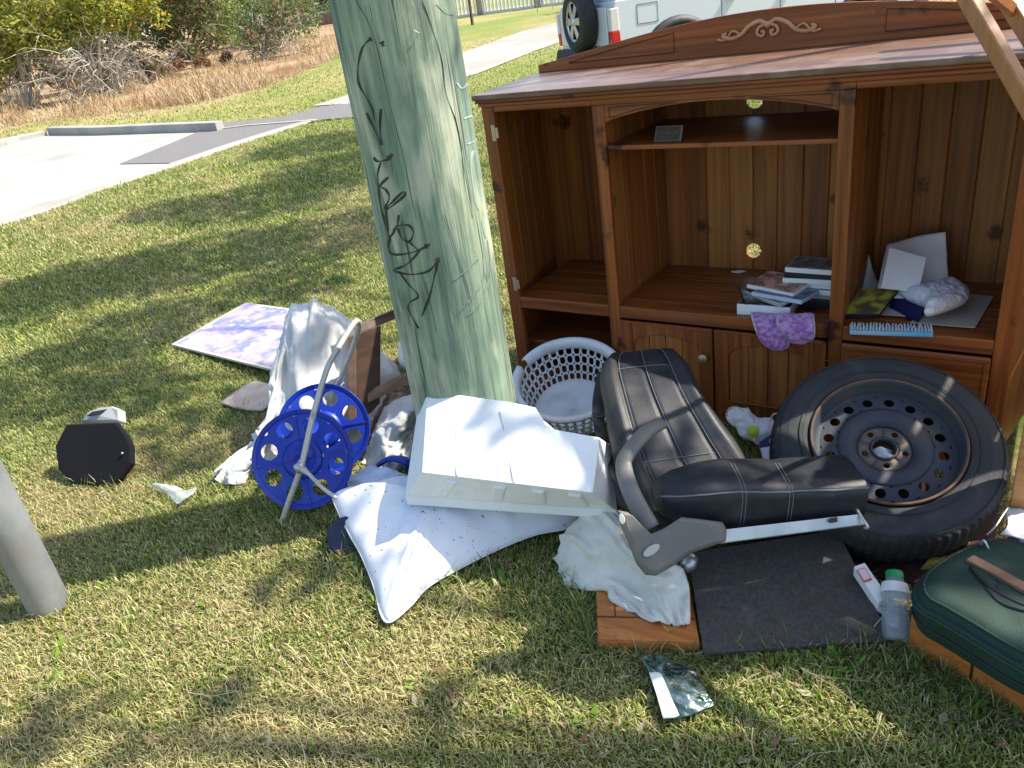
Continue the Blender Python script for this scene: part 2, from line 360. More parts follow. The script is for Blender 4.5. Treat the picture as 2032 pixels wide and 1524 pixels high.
# terrain
rr = np.concatenate([np.linspace(.05, 8, 90), np.geomspace(8.15, 150, 110)]); na = 420
A = np.linspace(0, 2 * PI, na, endpoint=False)
RR, AA = np.meshgrid(rr, A, indexing='ij'); X = (RR * np.cos(AA)).ravel(); Yc = (RR * np.sin(AA)).ravel(); Z = hxy(X, Yc)
def pnoise(x, y, sc, seed=0):   # cheap vector value noise
    out = np.zeros(len(x)); amp = 1; tot = 0; rs = np.random.default_rng(seed)
    for o_ in range(4):
        n = 64; T = rs.random((n, n)); fx = x * sc; fy = y * sc; ix = np.floor(fx).astype(int); iy = np.floor(fy).astype(int); tx = fx - ix; ty = fy - iy
        tx = tx * tx * (3 - 2 * tx); ty = ty * ty * (3 - 2 * ty)
        g = lambda a, b: T[a % n, b % n]
        out += amp * ((g(ix, iy) * (1 - tx) + g(ix + 1, iy) * tx) * (1 - ty) + (g(ix, iy + 1) * (1 - tx) + g(ix + 1, iy + 1) * tx) * ty)
        tot += amp; amp *= .55; sc *= 2.1
    return out / tot
def lerp(a, b, t): return a + (b - a) * t[:, None]
dry_px = [(-700, 330), (0, 262), (100, 244), (200, 236), (330, 222), (420, 205), (520, 178), (600, 148), (690, 100), (690, 20), (600, -5), (0, 60), (-700, 140)]
DRYW = gp(dry_px)
def turf(x, y):
    n1 = pnoise(x, y, .9, 1); n2 = pnoise(x, y, 3.1, 2); r = np.hypot(x, y)
    g = np.clip((.6 * n1 + .4 * n2 - .34) * 4.2, 0, 1)       # 1 = green, 0 = straw
    # browner patch left of the speaker box and along the near edge, greener beside the pole
    for (cx, cy, rad, s_) in GREENY: g = np.clip(g + s_ * np.exp(-((x - cx) ** 2 + (y - cy) ** 2) / rad ** 2), 0, 1)
    return g
def gq(a, b): p = G(a, b); return p.x, p.y
GREENY = [(*gq(180, 1000), .35, -.8), (*gq(900, 1230), .25, -.5), (*gq(500, 1190), .25, -.4), (*gq(450, 1000), .4, .5), (*gq(300, 560), 1.0, -.15), (*gq(600, 400), 1.2, .3), (*gq(1100, 1180), .25, .8), (*gq(1800, 1340), .3, .5),
          (*gq(700, 1450), .35, -.4), (*gq(300, 1080), .3, .4), (*gq(250, 1450), .3, .15), (*gq(430, 730), .4, .3), (*gq(1450, 1370), .25, .35)]
straw = np.array([.40, .35, .14]); green = np.array([.12, .17, .03]); dirt = np.array([.10, .075, .045])
gmask = turf(X, Yc)
colr = lerp(np.tile(straw * .62, (len(X), 1)), np.tile(green * .75, (len(X), 1)), gmask)
far = np.clip((np.hypot(X, Yc) - 9) / 8, 0, 1)
colr = lerp(colr, lerp(np.tile(np.array([.36, .31, .13]), (len(X), 1)), np.tile(np.array([.20, .25, .05]), (len(X), 1)), np.clip((pnoise(X, Yc, .35, 5) - .35) * 3.5, 0, 1)), far)
ind = inpoly(X, Yc, [(p.x, p.y) for p in DRYW]).astype(float)
colr = lerp(colr, lerp(np.tile(np.array([.42, .30, .19]), (len(X), 1)), np.tile(np.array([.24, .12, .06]), (len(X), 1)), np.clip((pnoise(X, Yc, .5, 6) - .45) * 4, 0, 1)), ind)
idx = np.arange(len(rr) * na).reshape(len(rr), na)
q = np.stack([idx[:-1], np.roll(idx, -1, 1)[:-1], np.roll(idx, -1, 1)[1:], idx[1:]], -1).reshape(-1, 4)
tag(npmesh('ground', np.stack([X, Yc, Z], 1), [q], mGround, colr, True), kind='structure')

def sheet(name, poly, mat, dz, cell=.5):
    """polygon cut into small cells that follow the terrain"""
    bm = bmesh.new(); vs = [bm.verts.new((p.x, p.y, 0)) for p in poly]; bm.faces.new(vs)
    xs = [p.x for p in poly]; ys = [p.y for p in poly]
    k = min(xs) + cell
    while k < max(xs): bmesh.ops.bisect_plane(bm, geom=bm.verts[:] + bm.edges[:] + bm.faces[:], plane_co=(k, 0, 0), plane_no=(1, 0, 0)); k += cell
    k = min(ys) + cell
    while k < max(ys): bmesh.ops.bisect_plane(bm, geom=bm.verts[:] + bm.edges[:] + bm.faces[:], plane_co=(0, k, 0), plane_no=(0, 1, 0)); k += cell
    for v in bm.verts: v.co.z = float(hxy(v.co.x, v.co.y)) + dz
    bmesh.ops.recalc_face_normals(bm, faces=bm.faces)
    if sum(f.normal.z for f in bm.faces) < 0: bmesh.ops.reverse_faces(bm, faces=bm.faces)
    me = bpy.data.meshes.new(name); bm.to_mesh(me); bm.free(); me.materials.append(mat)
    o = bpy.data.objects.new(name, me); COL.objects.link(o); return tag(o, kind='structure')
sheet('road', ROADW, mConc, .012)
sheet('footpath', PATHW, mPath, .016)
sheet('asphalt_ramp', ASPHW, mAsph, .022)
def kerb(name, line, wdt, h0, h1, mat):
    pts = []
    for i in range(len(line) - 1):
        for t in range(8): pts.append(line[i].lerp(line[i + 1], t / 8))
    pts.append(line[-1]); rings = []
    for i, p in enumerate(pts):
        t = (pts[min(i + 1, len(pts) - 1)] - pts[max(i - 1, 0)]); t.z = 0; n = Vector((-t.y, t.x, 0)).normalized() * wdt
        b = float(hxy(p.x, p.y)); rings.append([Vector((p.x, p.y, b - .05)), Vector((p.x, p.y, b + h0)), Vector((p.x + n.x * .15, p.y + n.y * .15, b + h1)), Vector((p.x + n.x, p.y + n.y, b + h1)), Vector((p.x + n.x, p.y + n.y, b - .05))])
    return tag(MB().rings(rings).build(name, mat), kind='structure')
kerb('far_kerb', [G(a, b) for a, b in [(432, 262), (300, 266), (200, 270), (98, 270)]], -.16, .15, .16, mKerb)
kerb('side_kerb', [G(a, b) for a, b in [(95, 270), (40, 282), (0, 292), (-200, 330)]], -.4, .09, .10, mConc)
kerb('lawn_kerb', [G(a, b) for a, b in [(-300, 560), (0, 452), (100, 420), (200, 381), (330, 340), (470, 290), (560, 262), (632, 241)]], .22, .018, .035, mPath)

kerb('kerb_crossing', [G(a, b) for a, b in [(632, 241), (560, 246), (500, 250), (436, 258)]], .13, .030, .032, mPath)
# grass ---------------------------------------------------------------
def make_grass():
    rs = np.random.default_rng(11)
    def sample(n, r0, r1, pw, a0=62, a1=186):
        u = rs.random(n)
        if abs(pw - 2) < 1e-6: r = r0 * (r1 / r0) ** u
        else: e = 2 - pw; r = (r0 ** e + u * (r1 ** e - r0 ** e)) ** (1 / e)
        a = np.radians(a0 + rs.random(n) * (a1 - a0)); return r * np.cos(a), r * np.sin(a), r
    parts = [sample(520000, .7, 4.2, .8), sample(480000, 4.2, 26, 3.0, 84, 172)]
    x = np.concatenate([p[0] for p in parts]); y = np.concatenate([p[1] for p in parts]); r = np.concatenate([p[2] for p in parts])
    keep = ~inpoly(x, y, [(p.x, p.y) for p in ROADW]) & ~inpoly(x, y, [(p.x, p.y) for p in ASPHW]) & ~inpoly(x, y, [(p.x, p.y) for p in PATHW])
    keep &= ~((x > -1.95) & (x < .1) & (y > 2.5) & (y < 3.1))
    x, y, r = x[keep], y[keep], r[keep]; n = len(x)
    g = turf(x, y); isg = rs.random(n) < (.08 + .52 * g)
    sc = np.where(r < 4.2, 1, (r / 4.2) ** .75)
    L = np.where(isg, .014 + .026 * rs.random(n) ** 2, .012 + .020 * rs.random(n)) * np.minimum(sc, 1.9)
    W = np.where(isg, .0016 + .0012 * rs.random(n), .0010 + .0009 * rs.random(n)) * sc * np.where(r < 4.2, .95, 1.35)
    tall = rs.random(n) < .01; L = np.where(tall, L * 2.0, L)
    tilt = np.where(isg, .35 + .75 * rs.random(n), .9 + .6 * rs.random(n)); az = rs.random(n) * 2 * PI
    dx, dy = np.cos(az), np.sin(az); px, py = -dy, dx
    bx_, by_ = x, y; z0 = hxy(x, y) + rs.random(n) * .01 * (~isg)
    s1, c1 = np.sin(tilt * .6), np.cos(tilt * .6); s2, c2 = np.sin(np.minimum(tilt * 1.12, 1.6)), np.cos(np.minimum(tilt * 1.12, 1.6))
    m1 = np.stack([bx_ + dx * L * .5 * s1, by_ + dy * L * .5 * s1, z0 + L * .5 * c1], 1)
    tp = m1 + np.stack([dx * L * .5 * s2, dy * L * .5 * s2, L * .5 * c2], 1)
    b0 = np.stack([bx_, by_, z0 - .004], 1); pw = np.stack([px * W, py * W, 0 * W], 1)
    V = np.stack([b0 - pw, b0 + pw, m1 + pw * .9, m1 - pw * .9, tp], 1).reshape(-1, 3)
    i0 = np.arange(n) * 5; Q = np.stack([i0, i0 + 1, i0 + 2, i0 + 3], 1); T = np.stack([i0 + 3, i0 + 2, i0 + 4], 1)
    v = rs.random(n)[:, None]; v2 = rs.random(n)[:, None]
    cg = np.array([.12, .18, .035]) * (1 - v) + np.array([.42, .49, .11]) * v
    cs = np.array([.46, .40, .16]) * (1 - v) + np.array([.86, .79, .40]) * v
    cs = cs * (.6 + .4 * v2)
    brown = (rs.random(n) < .10)[:, None]; cs = np.where(brown, cs * np.array([.6, .42, .35]), cs)
    c = np.where(isg[:, None], cg, cs)
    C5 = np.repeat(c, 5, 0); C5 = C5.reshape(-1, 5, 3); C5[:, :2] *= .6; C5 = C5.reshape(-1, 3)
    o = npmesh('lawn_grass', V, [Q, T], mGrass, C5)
    tag(o, 'short patchy grass, green blades mixed with dry straw', 'grass', kind='stuff')
make_grass()
def leafset(centres, n, rs, size, cols, flat=.35, squash=.8):
    """n little leaves scattered in balls (c, radius) -> verts, quads, colours"""
    cs = np.array([[*c[:3]] for c in centres]); rd = np.array([c[3] for c in centres]); pr = rd ** 2.3; pr = pr / pr.sum()
    k = rs.choice(len(cs), n, p=pr); d = rs.normal(size=(n, 3)); d /= np.linalg.norm(d, axis=1)[:, None]
    rad = rd[k] * (.35 + .65 * rs.random(n) ** .5); p = cs[k] + d * rad[:, None] * np.array([1, 1, squash])
    p += rs.normal(size=(n, 3)) * (rd[k] * .08)[:, None]
    a = rs.normal(size=(n, 3)); a[:, 2] *= flat * 2; a /= np.linalg.norm(a, axis=1)[:, None]
    b = rs.normal(size=(n, 3)); b -= a * (a * b).sum(1)[:, None]; b /= np.linalg.norm(b, axis=1)[:, None]
    s = size * (.6 + .8 * rs.random(n))[:, None]
    V = np.stack([p - a * s, p + b * s * .38, p + a * s, p - b * s * .38], 1).reshape(-1, 3)
    i0 = np.arange(n) * 4; Q = np.stack([i0, i0 + 1, i0 + 2, i0 + 3], 1)
    cols = np.array(cols); ci = rs.integers(0, len(cols), n); cl = cols[ci] * (.7 + .6 * rs.random(n))[:, None]
    return V, Q, np.repeat(cl, 4, 0)

def weeds():   # broad leaved plants in the turf
    rs = np.random.default_rng(5); Vs = []; Cs = []
    spots = [(1010, 1150), (1040, 1120), (1130, 1180), (1150, 1230), (1175, 1150), (200, 770), (150, 760), (230, 780), (100, 1060), (420, 1240), (400, 1215), (130, 1290), (70, 1400), (100, 1380), (500, 1370), (540, 1400),
             (450, 780), (500, 770), (560, 720), (1650, 1340), (1700, 1310), (1760, 1330), (1850, 1350), (1900, 1390), (1950, 1430), (1600, 1330), (1500, 1330), (880, 1400), (840, 1360), (1150, 1430), (1170, 1450), (600, 1500), (700, 1130), (610, 1210),
             (430, 520), (600, 480), (640, 420), (700, 330), (350, 430), (660, 560), (60, 650), (30, 760), (320, 900), (1830, 1320), (1120, 1290), (1380, 1460), (240, 1500), (930, 1480)]
    for (a, b) in spots:
        c = G(a + rs.uniform(-8, 8), b + rs.uniform(-6, 6)); n = rs.integers(14, 26); sc = 1.0 if b > 700 else 1.7
        tone = np.array([.13, .23, .035]) * rs.uniform(.7, 1.6) + np.array([.06, .03, .0]) * rs.random()
        for k in range(n):
            az = rs.random() * 2 * PI; L = rs.uniform(.022, .062) * sc; W = L * rs.uniform(.07, .17); el = rs.uniform(.3, 1.25)
            d = np.array([math.cos(az) * math.cos(el), math.sin(az) * math.cos(el), math.sin(el)]); s = np.array([-math.sin(az), math.cos(az), 0])
            c0 = np.array(c) + rs.normal(size=3) * np.array([.022, .022, 0]) * sc; dn = np.array([math.cos(az), math.sin(az), -.2])
            P0 = c0; P1 = c0 + d * L * .5; P2 = P1 + (d * .6 + dn * .5) * L * .45
            Vs += [P0 - s * W * .25, P0 + s * W * .25, P1 + s * W, P1 - s * W, P1 - s * W, P1 + s * W, P2 + s * W * .3, P2 - s * W * .3]
            Cs += [tone] * 8
    V = np.array(Vs); n = len(V) // 4; i0 = np.arange(n) * 4
    o = npmesh('turf_weeds', V, [np.stack([i0, i0 + 1, i0 + 2, i0 + 3], 1)], mLeaf, np.array(Cs)); tag(o, 'broad leaved weeds growing through the lawn', 'weeds', kind='stuff')
weeds()
def litter():   # straw bits, dead leaves
    rs = np.random.default_rng(9); Vs = []; Cs = []
    for k in range(1100):
        if k < 800: a, b = rs.uniform(0, 2032), rs.uniform(820, 1524)
        else: a, b = rs.uniform(0, 720), rs.uniform(420, 900)
        c = np.array(G(a, b)) + [0, 0, .02]; az = rs.random() * 2 * PI; L = rs.uniform(.008, .022); W = L * rs.uniform(.2, .45)
        d = np.array([math.cos(az), math.sin(az), rs.uniform(-.2, .5)]); s = np.array([-math.sin(az), math.cos(az), rs.uniform(-.3, .3)])
        Vs += [c - d * L, c + s * W, c + d * L, c - s * W]; Cs += [np.array([[.42, .30, .15], [.26, .15, .09], [.50, .44, .30], [.33, .20, .13]][rs.integers(0, 4)])] * 4
    for k in range(260):   # long dry stems lying on the turf
        a, b = rs.uniform(0, 2032), rs.uniform(760, 1524); c = np.array(G(a, b)) + [0, 0, .028]; az = rs.random() * 2 * PI; L = rs.uniform(.03, .08); W = rs.uniform(.0007, .0013)
        d = np.array([math.cos(az), math.sin(az), rs.uniform(-.15, .25)]); s = np.array([-math.sin(az), math.cos(az), 0]); bend = s * L * rs.uniform(-.3, .3)
        Vs += [c - d * L - s * W, c - d * L + s * W, c + bend + s * W, c + bend - s * W, c + bend - s * W, c + bend + s * W, c + d * L + s * W, c + d * L - s * W]; Cs += [np.array([.62, .54, .34]) * rs.uniform(.6, 1.1)] * 8
    V = np.array(Vs); n = len(V) // 4; i0 = np.arange(n) * 4
    tag(npmesh('leaf_litter', V, [np.stack([i0, i0 + 1, i0 + 2, i0 + 3], 1)], mLeaf, np.array(Cs)), 'dead leaf scraps and straw scattered on the lawn', 'litter', kind='stuff')
litter()
def tufts():   # longer grass left standing against the rubbish
    rs = np.random.default_rng(31); Vs = []; Cs = []
    line = [((1135, 1150), (1178, 1290), 420), ((1170, 1300), (1400, 1318), 320), ((1420, 1315), (1790, 1300), 420), ((1800, 1310), (2010, 1440), 380), ((660, 1060), (760, 1235), 200), ((800, 1215), (1090, 1085), 240), ((110, 968), (240, 972), 160), ((60, 1232), (150, 1195), 110),
            ((345, 700), (545, 750), 160), ((500, 1000), (600, 1075), 120), ((420, 968), (500, 950), 90), ((440, 815), (520, 830), 90), ((200, 770), (230, 790), 60), ((1760, 1330), (1900, 1380), 160)]
    for (a0, b0), (a1, b1), n in line:
        for k in range(n):
            u = rs.random(); c = np.array(G(a0 + (a1 - a0) * u + rs.normal() * 10, b0 + (b1 - b0) * u + rs.normal() * 7)); az = rs.random() * 2 * PI; til = rs.uniform(.1, .9); L = rs.uniform(.025, .085) * (1.5 if rs.random() < .08 else 1); W = rs.uniform(.001, .0022)
            d = np.array([math.cos(az) * math.sin(til), math.sin(az) * math.sin(til), math.cos(til)]); s = np.array([-math.sin(az), math.cos(az), 0]) * W; m = c + d * L * .55; t2 = m + (d * .8 + np.array([math.cos(az), math.sin(az), -.3]) * .45) * L * .45
            Vs += [c - s, c + s, m + s * .9, m - s * .9, m - s * .9, m + s * .9, t2 + s * .15, t2 - s * .15]; Cs += [(np.array([.14, .22, .045]) if rs.random() < .7 else np.array([.5, .43, .2])) * rs.uniform(.6, 1.4)] * 8
    V = np.array(Vs); n = len(V) // 4; i0 = np.arange(n) * 4
    tag(npmesh('grass_tufts', V, [np.stack([i0, i0 + 1, i0 + 2, i0 + 3], 1)], mGrass, np.array(Cs)), 'longer green grass standing along the edges of the dumped things', 'grass', kind='stuff')
tufts()

# ------------------------------------------------------------------ background planting
def branchy(m, p, d, L, r, depth, rs, droop=.1):
    pts = [p]; q = p.copy(); dd = d.copy()
    for i in range(4):
        dd = (dd + Vector(rs.normal(size=3) * .22) - Vector((0, 0, droop * i * .3))).normalized(); q = q + dd * L / 4; pts.append(q.copy())
    m.tube(pts, [r * (1 - .16 * i) for i in range(5)], 5)
    if depth > 0:
        for k in range(3):
            s = pts[rs.integers(1, 5)]; branchy(m, s, (dd + Vector(rs.normal(size=3) * .75)).normalized(), L * .62, r * .55, depth - 1, rs, droop)
def shrub(base_px, balls, n, cols, label, name='shrub', cat='shrub', leaf=.075, bare=0, seed=1, trunkmat=None, trunk=.05, group=None):
    rs = np.random.default_rng(seed); b = G(*base_px); t = thing(name, b, label, cat, group)
    D = (b - O).length
    cs = []
    for (px, py, rp, dd) in balls:
        for q_ in range(5):
            p = O + ray(px + rs.normal() * rp * .5, py + rs.normal() * rp * .42).normalized() * (D + dd + rs.normal() * .35); cs.append((p.x, p.y, p.z, rp / F_PX * D * rs.uniform(.35, .6)))
    m = MB()
    for c in cs[::5][:6]:
        mid = b.lerp(Vector(c[:3]), .5) + Vector(rs.normal(size=3) * .15)
        m.tube(curve([b, mid, Vector(c[:3])], 4), [trunk * (1 - .08 * i) for i in range(9)], 6)
    for k in range(bare):
        a = b + Vector((rs.normal() * .5, rs.normal() * .3, rs.uniform(.2, .9)))
        c = cs[rs.integers(0, len(cs))]; branchy(m, a, ((Vector(c[:3]) - a).normalized() * .5 + Vector(rs.normal(size=3) * .6)).normalized(), rs.uniform(.9, 1.9), .022, 2, rs, .4)
    m.build('trunk', trunkmat or mBark, t, smooth=True)
    V, Q, C = leafset(cs, n, rs, leaf, cols); npmesh('crown', V, [Q], mLeaf, C, parent=t)
YG = [(.38, .38, .06), (.22, .28, .06), (.58, .48, .05), (.15, .20, .05), (.46, .44, .12)]
GG = [(.12, .18, .06), (.17, .23, .08), (.27, .32, .13), (.08, .12, .04)]
BR = [(.20, .09, .045), (.30, .14, .07), (.12, .06, .035), (.22, .16, .07)]
shrub((60, 215), [(40, 60, 60, 0), (-40, 20, 80, 0), (90, 10, 60, .5), (20, -30, 80, .4), (110, 80, 45, -.5), (-120, 60, 80, 0), (20, 115, 50, .3), (80, 40, 60, 0), (-40, 130, 60, 0), (140, 30, 40, 0)], 13000, YG, 'yellow green shrub at the far left edge behind the kerb', seed=1, bare=5)
shrub((205, 195), [(170, 15, 60, .8), (240, 0, 60, .3), (200, -50, 90, 0), (130, 50, 40, .5), (290, 15, 45, 1.), (180, 60, 30, .6), (250, 50, 28, .8)], 8500, YG, 'shrub of bare grey twigs under yellow green leaves, left of the leaning dark trunk', seed=2, bare=60, trunk=.05)
shrub((365, 130), [(340, 10, 50, 0), (400, -10, 70, 0), (430, 40, 45, 0), (370, 40, 25, .2), (320, -40, 70, .5), (470, 20, 50, .5), (410, 70, 32, 0), (340, 60, 28, .2), (450, 60, 30, 0)], 9500, GG + YG[:2], 'leafy green shrub on one dark leaning trunk, mid way along the bank', seed=3, bare=22, trunkmat=mBarkD, trunk=.07)
shrub((520, 120), [(520, 30, 45, .8), (580, 20, 45, .8), (490, 70, 35, .5), (550, 70, 40, .5), (600, 60, 32, .5), (540, -30, 70, 1.), (500, 20, 45, .3), (625, 20, 40, .8)], 6500, GG + [(.17, .2, .06)], 'thin twiggy green shrub at the right end of the bank', seed=4, bare=40, leaf=.055)
shrub((290, 168), [(250, 80, 50, 1.5), (60, 120, 60, 1.5), (340, 80, 45, 1.5), (150, 100, 50, 1.5), (430, 85, 38, 1.5), (0, 60, 90, 2), (180, 0, 100, 2), (400, -20, 90, 2), (300, 110, 30, 1.3), (200, 120, 35, 1.3), (100, 150, 35, 1.2), (500, 60, 40, 2.5), (300, 10, 80, 2), (-80, 100, 80, 2), (560, 30, 50, 3)], 13000, [(.08, .11, .04), (.14, .16, .06), (.22, .13, .07)], 'dark thicket filling the space behind the yellow green shrubs', name='thicket', cat='thicket', seed=5, bare=10, trunkmat=mBarkD, leaf=.1)
shrub((300, 150), [(230, 130, 22, -.4), (290, 125, 25, -.4), (330, 150, 18, -.6), (410, 120, 22, 0), (250, 160, 15, -.8), (470, 125, 18, 0), (40, 160, 22, .3), (120, 170, 20, 0), (200, 165, 16, -.3), (350, 125, 22, 0), (440, 145, 16, -.2), (0, 180, 20, .3)], 9000, BR, 'low rusty brown dead bush beneath the shrubs', name='dead_bush', cat='bush', seed=6, bare=12, leaf=.06)

def drygrass():
    rs = np.random.default_rng(21); n = 60000; Vs = []
    a = rs.uniform(-150, 690, n); b = rs.uniform(20, 262, n); X0 = []
    lim = np.interp(a, [-150, 0, 100, 200, 330, 420, 520, 600, 690], [300, 258, 238, 230, 214, 200, 176, 146, 110])
    top = np.interp(a, [-150, 0, 200, 330, 420, 520, 600, 690], [200, 190, 150, 130, 110, 90, 60, 40])
    dens = pnoise(a, b, .03, 8)
    k = (b < lim) & (b > top) & (rs.random(n) < np.clip((dens - .3) * 3, .1, 1)); a, b = a[k], b[k]
    # quick ground hit through interpolation of a coarse table
    ta = np.linspace(-200, 750, 40); tb = np.linspace(10, 270, 40); T = np.array([[tuple(G(i, j)) for j in tb] for i in ta])
    fi = (a - ta[0]) / (ta[1] - ta[0]); fj = (b - tb[0]) / (tb[1] - tb[0]); i = fi.astype(int); j = fj.astype(int); u = (fi - i)[:, None]; v = (fj - j)[:, None]
    p = (T[i, j] * (1 - u) + T[i + 1, j] * u) * (1 - v) + (T[i, j + 1] * (1 - u) + T[i + 1, j + 1] * u) * v
    ok = np.hypot(p[:, 0], p[:, 1]) < 60; p = p[ok]; p[:, 2] = hxy(p[:, 0], p[:, 1]); n = len(p)
    L = rs.uniform(.12, .5, n); az = rs.random(n) * 2 * PI; W = rs.uniform(.005, .012, n); til = rs.uniform(.1, 1.1, n)
    d = np.stack([np.cos(az) * np.sin(til), np.sin(az) * np.sin(til), np.cos(til)], 1); s = np.stack([-np.sin(az), np.cos(az), 0 * az], 1) * W[:, None]
    m = p + d * (L * .55)[:, None]; t = m + (d + np.stack([np.cos(az), np.sin(az), -.6 + 0 * az], 1) * .5) * (L * .45)[:, None]
    V = np.stack([p - s, p + s, m + s, m - s, t], 1).reshape(-1, 3); i0 = np.arange(n) * 5
    pal = np.array([(.52, .38, .22), (.60, .47, .30), (.40, .27, .15), (.30, .14, .07), (.22, .24, .07)]); c = pal[rs.choice(5, n, p=[.34, .26, .2, .1, .1])] * rs.uniform(.7, 1.15, n)[:, None]
    tag(npmesh('dry_grass', V, [np.stack([i0, i0 + 1, i0 + 2, i0 + 3], 1), np.stack([i0 + 3, i0 + 2, i0 + 4], 1)], mGrass, np.repeat(c, 5, 0)), 'long dead straw coloured grass on the bank under the shrubs', 'dry grass', kind='stuff')
drygrass()

# tall tree standing right of the pile, its crown above the picture
def tall_tree():
    base = Vector((6.2, 8.2, 0)); base.z = float(hxy(base.x, base.y))
    t = thing('shade_tree', base, 'tall spreading tree right of the pile, its crown dappling the lawn', 'tree')
    spots = [(650, 470, .75, 6.2), (380, 520, .8, 6.6), (180, 560, .7, 6.3), (560, 570, .5, 5.8), (40, 600, .7, 6.9), (260, 660, .5, 6), (80, 760, .6, 6.2), (240, 790, .38, 5.5), (420, 860, .42, 5.6), (560, 790, .3, 5.2),
             (700, 330, 1.0, 7), (520, 400, .9, 7), (330, 420, .5, 6.9), (620, 290, .9, 7.4),
             (80, 1440, .16, 5.4), (420, 1400, .11, 5.2), (250, 1500, .10, 5), (860, 1440, .11, 5), (1075, 1180, .13, 4.5), (1000, 1215, .07, 4.5), (1140, 1120, .11, 4.5), (1150, 1240, .09, 4.5), (820, 1080, .14, 5), (600, 1140, .12, 5), (1010, 880, .05, 5),
             (330, 1060, .18, 4.8)]  # leaf clumps, listed by the ground spot each was added to shade
    cs = []
    for (a, b, r, h) in spots:
        g = G(a, b); k = h / SUNV.z; c = g + SUNV * k; cs.append((c.x, c.y, c.z, r))
    for (dx, dy, dz, r) in [(-2, 3, 6.5, 1.3), (0, 1, 8, 1.6), (2, 0, 7.5, 1.6), (2.5, 3, 7, 1.5), (.5, 3.5, 8, 1.5)]:
        cs.append((base.x + dx, base.y + dy, base.z + dz, r))
    m = MB(); fork = base + Vector((-.3, -.2, 3.6))
    m.tube(curve([base, base + Vector((.1, 0, 1.8)), fork], 5), [.30 - .012 * i for i in range(11)], 12)
    rs = np.random.default_rng(4)
    mains = [fork + Vector((-2.4, -1.2, 1.8)), fork + Vector((-1.2, -3, 1.6)), fork + Vector((-3.5, 1.4, 2.2)), fork + Vector((1.5, .8, 2.4))]
    for q_ in mains: m.tube(curve([fork, fork.lerp(q_, .5) + Vector((0, 0, .4)), q_], 5), [.16 - .008 * i for i in range(11)], 8)
    for c in cs:
        c3 = Vector(c[:3]); q_ = min(mains, key=lambda v: (v - c3).length); mid = q_.lerp(c3, .5) + Vector((0, 0, .35))
        m.tube(curve([q_, mid, c3], 4), [.05 - .0045 * i for i in range(9)], 5)
    m.build('trunk', mBark, t, smooth=True)
    # leaves thin out to the rim of each clump
    V, Q, C = leafset(cs, 28000, rs, .085, GG, squash=.6); npmesh('crown', V, [Q], mLeaf, C, parent=t)
tall_tree()

